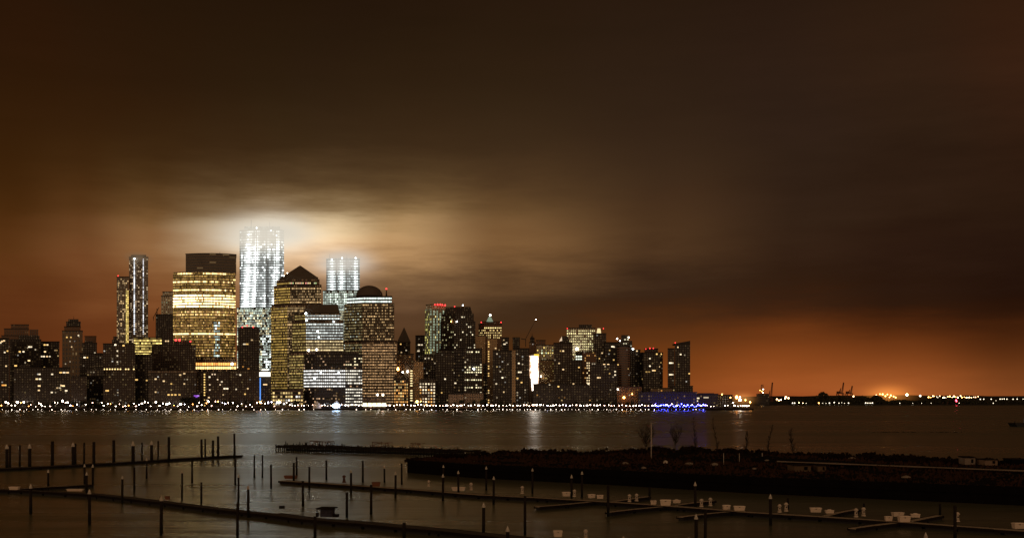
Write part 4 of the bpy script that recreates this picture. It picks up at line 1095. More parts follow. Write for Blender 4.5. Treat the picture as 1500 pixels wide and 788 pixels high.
def scaf(root, o):
    mb = MB(); Y = 2456
    for dx in (-2.2,2.2):
        mb.bar(at(1116.5+dx,577.5,Y)-o, at(1116.5+dx*.5,563,Y)-o, 1.0)
    for i in range(7):
        y0 = 577-i*2; mb.bar(at(1114.5+i*.15,y0,Y)-o, at(1118.6-i*.15,y0-2,Y)-o, .6)
    mb.build('scaffold_tower', M_DARKMETAL, root)
B('vent_building', 'dark square ventilation building on the water with a lit scaffold tower on top', 2450, [
  T([1108,1127], 577.5, d=26, m='black'), T([1110,1125], 576.3, 577.2, 12, 'black', 'penthouse')], group='far harbour buildings',
  lamps=[(1113.5,571.5,.9,M_AMBER_LAMP,2),(1118,570,.9,M_WHITE_LAMP,2),(1116,573,.8,M_AMBER_LAMP,2),(1117.5,575,.8,M_WHITE_LAMP,2)], extra=scaf)
mb = MB(); mb.box((X(1116,2420), 2440, .4),(60,60,2.2)); tag(mb.build('vent_island', M_FARLAND), kind='structure', label='low dark islet under the vent building')
# harbour lights
def farlamp(px, py, Y, r, kind, label, grp):
    zb = 2.0; c = at(px, py, Y)
    key = ('far', kind, r)
    if key not in ML:
        mt = {'orange': glow('sodium', (1,.42,.10), 14,'NONE'), 'white': glow('far_white', (1,.84,.6), 3.5,'NONE'), 'green': glow('far_greenish', (.75,1,.5), 16,'NONE'), 'red': glow('far_red', (1,.05,.08), 14,'NONE'), 'peach': glow('far_peach', (1,.55,.25), 14,'NONE')}[kind] if ('mat',kind) not in ML else ML[('mat',kind)]
        ML[('mat',kind)] = mt
        mb = MB(); mb.tube((0,0,-1),(0,0,1),.02,.02,5,False)
        ML[key] = mt
    mb = MB(); h = max(2, c.z-zb); mb.tube((0,0,-2),(0,0,h),r*.16,r*.12,6,False); mb.cur = 1; mb.ball((0,0,h+r*.6), r, 8, 5)
    o = mb.build('harbour_light', [M_DARKMETAL, ML[('mat',kind)]], None, (c.x, Y, zb)); tag(o, label, 'harbour light', grp)
for px, py, r in ((1293,578,3),(1297,580.5,2.4),(1300,578,2.2),(1305,579.5,2.8),(1309,581,2.4),(1312,582.5,2.4),(1289,577.5,2.0),(1303,582,2)):
    farlamp(px, py, 4300, r, 'orange', 'orange sodium harbour light in the brightest cluster on the right horizon', 'orange harbour cluster')
for px, py in ((1250,581),(1264,582),(1284,579.5),(1151,582),(1155,583.5)):
    farlamp(px, py, 4000, 2.6, 'peach', 'lone peach light among the island trees left of the orange cluster', 'peach lights left of the orange cluster')
farlamp(1328.5, 579, 4300, 4.2, 'green', 'large pale green floodlight on the right horizon', None)
farlamp(1348, 580.5, 4300, 3.8, 'white', 'large white floodlight right of the pale green one', None)
rr = random.Random(5)
for i in range(26):
    px = 1360+i*2.9+rr.uniform(-1,1)
    farlamp(px, 581.5+rr.uniform(-1.4,1.2), 4400, rr.choice((1.4,2,2.6)), rr.choice(('orange','peach','peach','white')), 'small peach or orange light in the row beyond the right treeline', 'row of small lights beyond the right treeline')
for px, py in ((1436,585.5),(1441,585.4),(1452,585.3),(1465,585.2),(1468,585.3),(1471,585),(1475,585.3),(1484,585.4),(1490,585.2),(1499,585.5)):
    farlamp(px, py-.6, 3600, 1.5, 'white', 'white light in the even row at the far right shore', 'white lights at the far right shore')
for px, py in ((1400.5,586.5),(1401,588)): farlamp(px, py, 2480, 1.5, 'red', 'red light on the dark treeline at the right', 'red lights on the right treeline')
for px, py, k in ((1161,592.5,'white'),(1164,592.4,'white'),(1170.5,590.8,'peach'),(1176,591.5,'peach'),(1181,591.5,'white'),(1199.5,591.6,'orange'),(1205,592,'white'),(1210,592,'white'),(1215,592.3,'white'),(1222,590.5,'white'),(1229,591.3,'white'),(1233,590.5,'white'),(1237,591.5,'white'),(1243,591.5,'white'),(1268,591.2,'white'),(1270.5,591.2,'white'),(1273,591.2,'white'),(1275.5,591.2,'white'),(1278,591.2,'white'),(1318,591.5,'white'),(1337,592,'white'),(1350,592.6,'white'),(1364,593,'white'),(1405,595.5,'white'),(1455,593.5,'white'),(1459,587.5,'white')):
    farlamp(px, py-.8, 2470, rr.choice((.6,.8)) if px > 1290 else rr.choice((.6,.9,1.2)), k, ('orange' if k == 'orange' else 'pale')+' light low on the shore of the wooded island', ('orange' if k == 'orange' else 'pale')+' island shore lights')
for px, py in ((1112,589),(1138,585.5),(1141,587.2),(1144,586.4),(1150,584.5)): farlamp(px, py-.5, 3000, 1.6, 'peach', 'peach light on the flat shore right of the vent building', 'peach lights by the vent building')

# ------------------------------------------------------------------ low cloud hiding the tower tops
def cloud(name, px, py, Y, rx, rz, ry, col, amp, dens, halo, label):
    c = at(px, py, Y); m, t, out = newmat('glow_vapour')
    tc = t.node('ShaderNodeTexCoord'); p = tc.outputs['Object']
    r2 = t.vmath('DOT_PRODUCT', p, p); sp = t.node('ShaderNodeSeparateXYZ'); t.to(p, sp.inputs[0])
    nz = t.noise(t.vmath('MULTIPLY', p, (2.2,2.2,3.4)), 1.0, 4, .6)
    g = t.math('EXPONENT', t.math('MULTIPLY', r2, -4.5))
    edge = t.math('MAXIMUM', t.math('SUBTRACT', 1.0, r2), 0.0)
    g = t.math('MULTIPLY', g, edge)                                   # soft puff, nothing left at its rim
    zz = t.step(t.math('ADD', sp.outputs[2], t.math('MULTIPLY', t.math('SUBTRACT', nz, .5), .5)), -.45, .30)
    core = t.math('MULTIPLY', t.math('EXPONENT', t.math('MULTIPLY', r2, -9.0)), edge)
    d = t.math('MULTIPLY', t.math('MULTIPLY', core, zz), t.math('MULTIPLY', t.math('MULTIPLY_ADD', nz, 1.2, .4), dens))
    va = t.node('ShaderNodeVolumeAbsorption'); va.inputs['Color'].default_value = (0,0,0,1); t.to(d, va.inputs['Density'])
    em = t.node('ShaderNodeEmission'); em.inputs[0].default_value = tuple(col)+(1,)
    t.to(t.math('ADD', t.math('MULTIPLY', d, amp), t.math('MULTIPLY', g, halo)), em.inputs[1])  # vapour glows by itself, in place of scattered city light and bloom
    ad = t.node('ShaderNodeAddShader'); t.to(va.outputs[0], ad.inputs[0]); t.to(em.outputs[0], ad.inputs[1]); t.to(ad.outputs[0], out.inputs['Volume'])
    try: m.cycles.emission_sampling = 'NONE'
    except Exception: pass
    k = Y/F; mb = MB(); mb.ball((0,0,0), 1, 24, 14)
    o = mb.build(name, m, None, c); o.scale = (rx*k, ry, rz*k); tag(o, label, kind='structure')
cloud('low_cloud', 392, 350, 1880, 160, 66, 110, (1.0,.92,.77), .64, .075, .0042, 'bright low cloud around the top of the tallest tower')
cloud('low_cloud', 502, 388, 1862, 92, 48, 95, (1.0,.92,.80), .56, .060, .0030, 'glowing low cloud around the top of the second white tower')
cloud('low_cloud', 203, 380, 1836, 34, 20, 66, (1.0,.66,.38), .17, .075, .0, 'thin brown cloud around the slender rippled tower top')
cloud('bloom', 1301, 578, 4700, 56, 28, 260, (1.0,.34,.06), .3, .0, .0030, 'orange emissive haze behind the brightest harbour lights')  # glowing volume added for the bloom of the harbour lights
cloud('bloom', 1088, 584, 1680, 30, 17, 60, (1.0,.40,.10), .3, .0, .010, 'orange emissive haze behind the quay lights right of the ferry terminal')  # emissive puff added as bloom around the quay lights
# ------------------------------------------------------------------ foreground marina
def wood(name, col, wet=True):
    m, t, out = newmat(name)
    tc = t.node('ShaderNodeTexCoord'); geo = t.node('ShaderNodeNewGeometry')
    nz = t.noise(t.vmath('MULTIPLY', tc.outputs['Object'], (3,3,.7)), 2.0, 6, .65)
    c = t.vmath('SCALE', tuple(col)); t.to(t.math('MULTIPLY_ADD', nz, 1.3, .3), c.node.inputs['Scale'])
    b = t.node('ShaderNodeBsdfPrincipled', i_Roughness=.8); b.inputs['Specular IOR Level'].default_value = .1
    sp = t.node('ShaderNodeSeparateXYZ'); t.to(geo.outputs['Position'], sp.inputs[0])
    wetm = t.step(t.math('ADD', sp.outputs[2], t.math('MULTIPLY', nz, .6)), 1.7, .9)
    col2 = t.mix(wetm, c, (.006,.006,.004))
    t.to(col2, b.inputs['Base Color']); t.to(b.outputs[0], out.inputs[0])
    return m
M_PILE = wood('creosoted_timber', (.016,.012,.009))
M_PLANK = plain('weathered_planks', (.045,.033,.021), .9, 0, .5, 1.5)
M_PLANK_LIT = plain('lit_planks', (.34,.27,.18), .9, 0, .5, 1.5)  # paler copy of the planks, light on the decks put into the colour
M_BEAM = plain('dark_fender_beam', (.014,.010,.008), .85, 0, .5, 1.0, spec=.04)
M_FLOAT = plain('black_float', (.010,.009,.008), .7)
M_CAP = plain('white_plastic_cap', (.55,.50,.42), .55, 0, .3, 2.0)
M_BOX = plain('white_fibreglass', (.66,.54,.42), .6, 0, .25, 1.2)
M_LID = plain('white_lid', (.74,.62,.49), .6, 0, .2, 1.2)
M_REDBOX = plain('red_brown_paint', (.16,.06,.03), .8)
M_PEDESTAL = plain('pedestal_plastic', (.55,.46,.36), .5)
M_RUST = plain('rusty_iron', (.09,.035,.015), .9, 0, .5, 1.5)

def piling(px, pyt, pyb, w, cap, label, group, lean=0.0):
    b = gp(px, pyb); Y = b.y
    zt = Z(pyt, Y); r = w*Y/F/2
    mb = MB(); n = 12
    hb = zt - (r*2.6 if cap else 0)
    lx = R.uniform(-.012,.012)*hb + lean; ly = R.uniform(-.012,.012)*hb
    mb.tube((0,0,-3), (lx,ly,hb), r*1.06, r*.94, n)
    o = mb.build('piling', M_PILE, None, (b.x, b.y, 0)); tag(o, label, 'piling', group)
    if cap:
        c = MB(); c.tube((lx,ly,hb-r*.5),(lx,ly,hb+.02),r*1.12,r*1.12,n); c.tube((lx,ly,hb+.02),(lx,ly,hb+r*2.6),r*1.14,r*.08,n); c.build('cap', M_CAP, o)
    return o
ORD = ['first','second','third','fourth','fifth','sixth','seventh','eighth','ninth','tenth','eleventh','twelfth','thirteenth','fourteenth','fifteenth','sixteenth','seventeenth','eighteenth','nineteenth','twentieth']
A_ = [(10.3,650,687,4.6,1),(14.6,652,684,3,0),(28.8,652,683,2.8,0),(43.5,649,686,4.8,1),(76.5,646,684,4.8,0),(107.2,647,684,4.4,1),(110.9,649,680,2.6,0),(123,648,681,2.8,0),(137.3,647,683,4.4,0),(166.9,644.5,680,4.4,0),(195,645,679.5,5,1),(208,648,676,2.6,0),(222,644.2,677.5,4.6,1),(231.5,645.6,676,2.4,0),(247.2,639.5,676.5,4.2,0),(295.4,643,673,3.6,0),(300.6,642.6,671.5,2.6,0),(311.8,644.6,672,4,0),(319.6,638.6,671.6,3.8,0),(343.6,634.7,671.6,3.2,0)]
GA = 'pilings along the far left dock'
for i, q in enumerate(A_):
    kind = 'thick' if q[3] > 3.2 else 'thin'
    piling(*q, '%s black piling%s, %s from the left along the far left dock' % (kind, ' with white cone cap' if q[4] else '', ORD[i]), GA)
GB = 'pilings standing in the open water of the marina'
P_ = [
 (214.6,670,701,2.8,1,'white-capped piling in open water just below the far left dock'),
 (281.4,674,707.5,3.0,0,'bare piling in open water below the right half of the far left dock'),
 (196.8,684,718.5,3.0,0,'bare piling right behind the capped piling on the near left walkway'),
 (266.6,688,729,3.0,1,'white-capped piling in open water above the near left walkway box'),
 (179,696,736.5,3.4,1,'white-capped piling at the middle of the near left walkway'),
 (294.7,706,737,3.2,0,'bare short piling at the right half of the near left walkway'),
 (372.5,666,699.5,2.4,0,'left one of two slim bare pilings right of the far left dock'),
 (384.2,666,699.5,2.4,0,'right one of two slim bare pilings right of the far left dock'),
 (397.3,680,715.5,3.0,0,'bare piling in open water left of the middle dock end'),
 (344.4,672,710,3.2,0,'bare piling under the right tip of the far left dock'),
 (349.4,694,735,3.2,1,'capped piling behind the tall near piling at the near left walkway end'),
 (347.6,737,791,4.4,0,'tall bare near piling cut by the bottom edge at the near left walkway end'),
 (363.6,710,757.5,4.0,1,'capped piling at the right end of the near left walkway'),
 (70.6,687,714.5,3.2,1,'capped piling behind the finger float at the left edge'),
 (123.8,679,712.5,3.0,1,'left one of three close pilings by the finger float end, small cap'),
 (126.8,690.5,721,3.4,1,'nearest of three close pilings by the finger float end, white cap'),
 (136,679.5,711.5,3.2,1,'right one of three close pilings by the finger float end'),
 (45,708,752.5,4.4,1,'white-capped near piling at the left edge beside the small white box'),
 (131.2,716,768.5,4.6,1,'tall white-capped near piling crossing the near left walkway'),
 (235.8,725.5,784,5.0,1,'tall white-capped near piling next to the small dark box on the walkway'),
 (461.2,756,792,4.8,0,'bare near piling below the dark hut, cut by the bottom edge'),
 (591.7,765,792,5.2,0,'bare near piling at the bottom edge left of the bottom centre'),
 (434.6,669,697,3.0,0,'bare piling behind the left end of the middle dock'),
 (430.3,677.5,706.5,3.4,0,'bare piling touching the left end of the middle dock'),
 (453,683,717.5,3.2,0,'second bare piling from the left end of the middle dock'),
 (478.3,674,702.5,3.0,0,'bare piling in open water behind the middle dock left of the thin dock post'),
 (514.2,687,723.5,3.4,1,'small-capped piling crossing the middle dock near its left end'),
 (531.6,674.5,706.5,3.0,0,'bare piling behind the middle dock below the ruined pier'),
 (444,704,741.5,3.8,0,'bare piling in front of the left end of the middle dock'),
 (563.3,681.5,706.5,2.8,1,'capped piling behind the reddish bench on the middle dock'),
 (588.7,678.5,709.5,2.8,0,'bare piling left of the peninsula corner'),
 (579.2,690,728,3.4,1,'white-capped piling crossing the middle dock right of the reddish bench'),
 (543.6,709.5,753,4.0,0,'bare piling in front of the middle dock, above the near right walkway'),
 (508.2,721,758,4.0,0,'bare piling right of the dark hut'),
 (649.8,680.5,706,2.6,1,'white-capped piling against the dark peninsula wall near its left corner'),
 (671.7,688.6,725,3.2,1,'white-capped piling beside the pale box on the middle dock'),
 (648.6,693.5,733,3.4,1,'white-capped piling left of the pale box on the middle dock'),
 (712.3,682.3,718,3.0,1,'white-capped piling behind the middle dock, right of the pale box'),
 (723,697,738.5,3.4,1,'white-capped piling in front of the middle dock, right of the pale box'),
 (708.1,735.5,784,4.8,1,'large white-capped near piling on the near right walkway'),
 (743.8,770,800,5.2,1,'white-capped near piling cut by the bottom edge at the centre'),
 (779.8,685.3,722.5,3.0,1,'white-capped piling against the dark peninsula right of the middle pedestal'),
 (837.3,694.6,729,3.4,1,'white-capped piling standing between dock box and pedestal'),
 (852.3,689.6,728.5,3.2,1,'white-capped piling right of the small pedestal and dock box pair'),
 (891,711,756,4.2,0,'bare dark piling crossing the dock left of the second far-side finger'),
 (951.6,713,730,3.4,0,'bare dark piling at the end of the far-side finger with two pedestals'),
 (768.8,726,783,4.2,0,'tall bare near piling right of the bottom centre'),
 (1018.6,705,747,4.0,1,'white-capped piling left of the finger with two white pedestals'),
 (1020,752,800,5.2,1,'white-capped near piling at the bottom edge, beside a bare one'),
 (1032.9,747,800,4.6,0,'bare near piling at the bottom edge, beside a capped one'),
 (913.3,784,803,5.4,1,'tip of a capped piling at the bottom edge right of the white pedestal'),
 (1009,786,806,5.4,1,'barely visible capped piling tip at the bottom edge'),
 (1129,723,769,4.6,1,'white-capped piling left of two white pedestals on the right dock'),
 (1356,779,806,5.2,1,'white-capped near piling at the bottom edge in the right part'),
 (1399,740,795,4.8,0,'bare near piling beside the lone pedestal at the right'),
 (1377,737,754,3.6,0,'bare dark piling at the end of the rightmost finger'),
 (1154,729,746,3.4,0,'bare dark piling behind two white pedestals on the right dock'),
 (1265.5,737,752,3.4,0,'bare dark piling behind the pedestal pair at the right finger'),
]
for q in P_: piling(*q[:5], q[5], GB)

# ---- floating docks
def strip(pts, w, z, name, label, group=None, cat='dock', fend=True, seg=3.0):
    """floating walkway along a polyline of pixel points (its near top edge)"""
    G = [gp(px, py, z) for px, py in pts]
    o = G[0].copy(); o.z = 0; root = empty(name, o); tag(root, label, cat, group)
    dk, bm_, fl = MB(), [MB(), MB()], MB()
    for a, b in zip(G, G[1:]):
        d = b-a; L = d.length; d = d/L; s = V((-d.y, d.x, 0))
        if s.y < 0: s = -s
        ang = math.atan2(d.y, d.x); k = 0.0
        while k < L:
            l = min(.28, L-k); c = a + d*(k+l/2) + s*(w/2)
            dk.box((c-o)+V((0,0,-.03+R.uniform(-.008,.008))), (l*.93, w*.94, .06), ang); k += .28
        k = 0.0
        while k < L:
            l = min(seg*1.7, L-k); c = a + d*(k+l/2) + s*(w/2); c.z = z*.30
            fl.box(c-o, (l*.9, w*.86, z*.9), ang); k += seg*1.7
        for i, off in enumerate((-.06, w+.06)):
            k = 0.0
            while k < L:
                l = min(seg*1.4, L-k); p = a+d*(k+.02)+s*off-o; q = a+d*(k+l-.04)+s*off-o
                p.z = q.z = z-.13+R.uniform(-.015,.015); bm_[i].bar(p, q, .12, .30); k += seg*1.4
    dk.build('deck', M_PLANK_LIT if name == 'finger_dock' or 'middle' in label else M_PLANK, root); fl.build('float', M_FLOAT, root)
    for b_ in bm_: b_.build('edge_beam', M_BEAM, root)
    return root
GD = 'floating docks of the marina'
strip([(-40,688.5),(60,683.5),(160,678.5),(260,672),(356,666.5)], 2.6, .55, 'floating_dock', 'far left dock, a long low dark breakwater lined with pilings', GD)
strip([(-30,717),(30,718),(140,724.5),(240,736),(318,746),(389,753.5)], 1.7, .55, 'floating_dock', 'near left walkway, long dark dock sloping down from the left edge', GD)
strip([(22,716.6),(70,713),(137,709.5)], 1.0, .5, 'finger_dock', 'dark finger float branching off the near left walkway', GD)
strip([(388,753),(440,760),(530,767),(640,777),(760,790),(860,801)], 2.2, .6, 'floating_dock', 'near right walkway passing under the dark hut toward the bottom edge', GD)
strip([(408,704),(500,710),(600,717),(700,725),(800,730),(900,736),(1000,743),(1100,751),(1200,757),(1290,763),(1400,771),(1540,781)], 1.7, .55, 'floating_dock', 'long middle dock with pedestals and boxes running from centre to the right edge', GD)
for pts, lab in (([(790,742),(832,738.5),(873,734.5)],'first near-side finger float left of the white boxes'),
                 ([(896,750),(930,746),(985,741)],'near-side finger float under the largest white dock box'),
                 ([(896,735),(925,731),(953,727)],'far-side finger float with two pedestals near the dark peninsula'),
                 ([(1001,757),(1035,753),(1075,749)],'near-side finger float pointing at two bottom pilings'),
                 ([(993,740),(1020,736),(1049,733)],'far-side finger float behind the two white pedestals in the right half'),
                 ([(1212,756),(1236,750),(1260,746)],'far-side finger float behind the hip-lidded box at right'),
                 ([(1254,774),(1285,769.5),(1322,765)],'near-side finger float below the cluster of four boxes'),
                 ([(1336,764),(1360,759),(1382,755)],'rightmost far-side finger float ending at a dark piling')):
    strip(pts, 1.0, .5, 'finger_dock', lab, 'finger floats of the right dock')
# ---- dock boxes
def dockbox(px, py, w, h, label, kind='box', z=.56, rz=None):
    p = gp(px, py, z); k = p.y/F; W_, H_ = w*k*.94, h*k*.88; D_ = min(.75, W_*.6)
    rz = R.uniform(-.15,.15) if rz is None else rz
    root = empty('dock_box', p, rz); tag(root, label, 'dock box', 'dock boxes of the marina')
    mb = MB()
    t_ = .88; P = []
    for z_, s_ in ((0, t_), (H_*.8, 1.0)):
        P.append([V((x*W_/2*s_, D_/2+y*D_/2*s_, z_)) for x, y in ((-1,-1),(1,-1),(1,1),(-1,1))])
    for i in range(4): mb.poly([P[0][i],P[0][(i+1)%4],P[1][(i+1)%4],P[1][i]])
    mb.poly(P[1]); mb.build('body', M_REDBOX if kind == 'red' else M_BOX, root)
    lm = MB()
    if kind == 'hip':
        b_ = [V((x*W_*.54, D_/2+y*D_*.56, H_*.62)) for x, y in ((-1,-1),(1,-1),(1,1),(-1,1))]; r0, r1 = V((-W_*.12,D_/2,H_)), V((W_*.12,D_/2,H_))
        lm.poly([b_[0],b_[1],r1,r0]); lm.poly([b_[1],b_[2],r1]); lm.poly([b_[2],b_[3],r0,r1]); lm.poly([b_[3],b_[0],r0]); lm.poly(b_[::-1])
    else:
        lm.box((0,D_/2,H_*.90),(W_*1.06,D_*1.1,H_*.13)); lm.box((0,D_/2,H_*.98),(W_*.9,D_*.9,H_*.07))
    lm.build('lid', M_REDBOX if kind == 'red' else M_LID, root)
    if kind == 'box':
        hb = MB(); hb.box((0,-.03,H_*.74),(W_*.12,.05,H_*.10)); hb.build('latch', M_DARKMETAL, root)
for a in ((830,726.5,12,7,'white dock box left of the capped piling and small pedestal pair'),
          (867,729,11,6,'left low white dock box of two touching ones on the middle dock'),(879,730,10,6,'right low white dock box of two touching ones on the middle dock'),
          (957.5,738.5,9,6.5,'small white dock box just left of the largest dock box'),(975,740,16.5,9.5,'largest white dock box beside the second near-side finger'),
          (1065,746,11,7.5,'white dock box seen cornerwise left of a wider white one'),(1083.5,747.5,17,7.5,'wide white dock box right of the cornerwise one'),
          (1195.5,750,17,7.5,'white dock box left of a hip-lidded box on the right dock'),
          (1302.5,762.5,11,7.5,'left box in the cluster of four white boxes'),(1317,756,17,6.5,'back box in the cluster of four white boxes'),(1326,764,17.5,9.5,'front and largest box in the cluster of four white boxes'),
          (1494,774,17,9.5,'white dock box cut by the right edge of the picture'),
          (817.5,786,13.5,10.5,'white dock box at the bottom edge right of centre'),(671.5,718.5,21,6,'wide dim pale dock box behind a capped piling')):
    dockbox(*a)
for a in ((991.5,736.5,12,6,'white hip-lidded dock box right of the largest dock box'),(1216,751.5,13,6.5,'white hip-lidded dock box right of a square white one'),(1341.5,757.5,14,7,'white hip-lidded box at the right of the cluster of four')):
    dockbox(*a, kind='hip')
for a in ((425,701,20,5.5,'dull red-brown long box at the left end of the middle dock'),(551,712,13,7,'reddish box on the middle dock near a capped piling'),(244.6,731.5,7,6,'small dark red box on the near left walkway beside a capped piling')):
    dockbox(*a, kind='red')
dockbox(19.5,717,15,5,'low pale grey box on the near left walkway at the left edge', 'low')
dockbox(109,719,25,3.4,'long flat pale box lying beside the finger float at the left', 'low')
# ---- power pedestals
def pedestal(px, py, h, label, rust=False, z=.56):
    p = gp(px, py, z); k = p.y/F; h = h*k; root = empty('power_pedestal', p); tag(root, label, 'pedestal', 'power pedestals on the docks')
    m = M_RUST if rust else M_PEDESTAL; r = h*.16
    mb = MB(); mb.tube((0,0,0),(0,0,h*.12),r*1.7,r*1.5,10); mb.tube((0,0,h*.12),(0,0,h*.72),r*1.35,r*.85,10); mb.build('post', m, root)
    mb = MB(); mb.tube((0,0,h*.72),(0,0,h*.80),r*1.5,r*1.6,10); mb.tube((0,0,h*.80),(0,0,h),r*1.7,r*.7,10); mb.build('head', m, root)
    mb = MB(); mb.box((0,-r*1.2,h*.5),(r*.9,r*.4,h*.16)); mb.build('socket', M_DARKMETAL, root)
for a in ((504,706.5,11,'thin rusty post with flared head on the middle dock',True),(628,712,9,'dim pale pedestal left of the wide pale box'),(690,717.5,11,'pale pedestal right of the wide pale box'),
          (765,722.5,11,'pale pedestal on the middle dock left of the first finger'),(841.5,727,10.5,'pedestal squeezed beside a capped piling and dock box'),(922,734.5,11,'left pedestal of two by the far-side finger'),(932.5,733.5,11,'right pedestal of two by the far-side finger'),
          (1027.5,742,12,'left pedestal of two right of a capped piling in the right half'),(1040.5,740.5,12,'right pedestal of two right of a capped piling in the right half'),(858,788,13,'white pedestal at the bottom edge right of the bottom dock box'),
          (1142,750,12,'left pedestal of two right of the tall capped piling at right'),(1151.5,748.5,13,'right pedestal of two right of the tall capped piling at right'),(1254,757,13,'left pedestal of two at the right far-side finger'),(1265,755.5,13,'right pedestal of two at the right far-side finger'),(1402.5,763.5,14,'lone slim pedestal near the right bare piling')):
    pedestal(*a)
# ---- hut and sign on the near walkway
def hut():
    p = gp(475.5, 757, .62); k = p.y/F; root = empty('hut', p, -.12); tag(root, 'small dark blue hut with overhanging flat roof on the near walkway', 'hut')
    w, h, d = 17*k, 13*k, 1.5
    mw = plain('hut_paint', (.020,.020,.040), .6)
    mb = MB(); mb.box((.1,d/2+.2,h*.44),(w,d,h*.88)); mb.build('wall', mw, root)
    mb = MB(); mb.box((0,d/2+.2,h*.93),(25*k,d+1.0,.10)); mb.box((0,d/2+.2,h*.98),(23*k,d+.7,.08)); mb.build('roof', M_BEAM, root)
    for sx in (-1,1):
        mb = MB(); mb.bar((sx*11.4*k,.0,0),(sx*11.4*k,.0,h*.91),.09); mb.build('post', M_DARKMETAL, root)
    for sx in (-.3,.3):
        mb = MB(); mb.box((sx*w+.1,.17,h*.55),(w*.36,.06,h*.32)); mb.build('window', plain('hut_glass', (.012,.012,.03), .15), root)
    mb = MB(); mb.box((-12*k,.3,.25),(3*k,.5,.5)); mb.box((15*k,.5,.16),(8*k,.8,.32)); mb.build('step', M_BEAM, root)
hut()
def notice():
    p = gp(413, 747.5, .62); k = p.y/F; root = empty('notice_board', p, .05); tag(root, 'small blank dark notice board on two legs left of the dark hut', 'board')
    mb = MB(); mb.box((0,0,5*k),(8.4*k,.06,4.6*k)); mb.build('panel', M_BEAM, root)
    for sx in (-1,1):
        mb = MB(); mb.bar((sx*3.6*k,.08,-.02),(sx*3.6*k,.08,6*k),.07); mb.build('leg', M_DARKMETAL, root)
notice()

# ---- ruined timber pier
def ruin():
    rr = random.Random(19)
    A, Bp = gp(403, 660.5), gp(681, 669.5); d = Bp-A; L = d.length; d = d/L; s = V((-d.y,d.x,0)); s = s if s.y > 0 else -s
    ang = math.atan2(d.y, d.x); root = empty('ruined_pier', A); tag(root, 'long ruined black timber pier with ragged posts and broken frames', 'pier')
    w = 7.0; dk = MB(); k = 0
    while k < L-.2:
        l = rr.uniform(.5,1.6); 
        if rr.random() < .93: dk.box(d*(k+l/2)+s*(w/2+rr.uniform(-.3,.3))+V((0,0,1.45+rr.uniform(-.12,.15))), (l, w*rr.uniform(.8,1.05), .35), ang)
        k += l
    for off in (.2, w-.2): dk.bar(d*.2+s*off+V((0,0,1.15)), d*(L-.3)+s*off+V((0,0,1.15)), .35, .4)
    dk.bar(d*4+s*.1+V((0,0,.55)), d*(L-.3)+s*.1+V((0,0,.55)), .3, .7)
    dk.build('deck', M_PILE, root)
    n = 78
    for i in range(n):
        q = (i+.5)/n*L; h = 1.4+(rr.uniform(.1,1.1) if rr.random() < .6 else 0)
        mb = MB(); lx = rr.uniform(-.12,.12); mb.tube(d*q+s*(-.12)+V((0,0,-1.5)), d*(q+lx)+s*(-.12)+V((0,0,h)), .20,.15,7); mb.build('pile', M_PILE, root)
    sb = MB()
    for i in range(70):
        q = rr.uniform(0,L); o2 = rr.uniform(1,w); h = rr.uniform(.2,1.1)*(1.2 if q < L*.35 else .8)
        sb.tube(d*q+s*o2+V((0,0,1.4)), d*(q+rr.uniform(-.5,.5)*h)+s*o2+V((0,0,1.6+h)), .14,.10,6)
    tag(sb.build('post_stub', M_PILE, root), kind='stuff')
    for q0, q1, h in ((.16,.27,1.5),(.50,.585,1.6),(.70,.75,1.6)):
        mb = MB(); a, b = q0*L, q1*L
        mb.bar(d*a+s*3+V((0,0,1.5+h)), d*b+s*3.2+V((0,0,1.5+h*.9)), .16); mb.bar(d*(a+.5)+s*4.5+V((0,0,1.5+h*.8)), d*(b+.8)+s*4+V((0,0,1.4+h*1.05)), .13)
        m_ = 5
        for i in range(m_+1):
            p = a+(b-a)*i/m_; mb.bar(d*p+s*3+V((0,0,1.5)), d*(p+rr.uniform(-.4,.4))+s*3.1+V((0,0,1.5+h*rr.uniform(.85,1.15))), .14)
        mb.bar(d*a+s*3+V((0,0,1.7)), d*(a+(b-a)*.4)+s*3+V((0,0,1.4+h)), .1); mb.build('broken_frame', M_RUST, root)
    return root
ruin()
# ---- peninsula
M_EARTH = plain('dark_earth', (.008,.006,.005), .95, 0, .5, .2, spec=.04)
M_BULK = plain('bulkhead_planks', (.005,.004,.004), .9, 0, .5, .4, spec=.04)
M_GRASS = plain('dry_grass', (.040,.020,.011), .95, 0, .5, .3, spec=.04)
M_SHRUB = plain('dry_brush', (.014,.008,.005), .95, 0, .5, .5, spec=.04)
M_PATH = plain('pale_gravel_path', (.30,.23,.165), .9, 0, .45, .25)
PZ = 2.3
NEAR = [gp(px, py) for px, py in ((598,692),(700,700),(887,709.5),(1100,722),(1300,731),(1500,740),(1720,750))]
FAR = [gp(px, py, PZ) for px, py in ((599,675),(690,665.5),(800,664),(913,662.5),(1100,665),(1300,671),(1500,677),(1720,684))]
def along(P, t):
    L = [0]
    for a, b in zip(P, P[1:]): L.append(L[-1]+(b-a).length)
    q = t*L[-1]
    for i in range(len(P)-1):
        if q <= L[i+1] or i == len(P)-2:
            return P[i].lerp(P[i+1], (q-L[i])/(L[i+1]-L[i]))
from mathutils import noise as mnoise
def pen(u, v):
    a, b = along(NEAR, u), along(FAR, u); p = a.lerp(b, v)
    z = PZ + .5*mnoise.noise((p.x*.06,p.y*.06,0)) * min(1, v*6) * min(1, u*12)
    z += 1.1*math.exp(-((p.x-45)/22)**2)*max(0, (v-.6)/.4)
    if v > .97: z -= (v-.97)*60
    return V((p.x, p.y, z))
mb = MB(); NU, NV = 120, 24
G = [[pen(i/NU, j/NV) for j in range(NV+1)] for i in range(NU+1)]
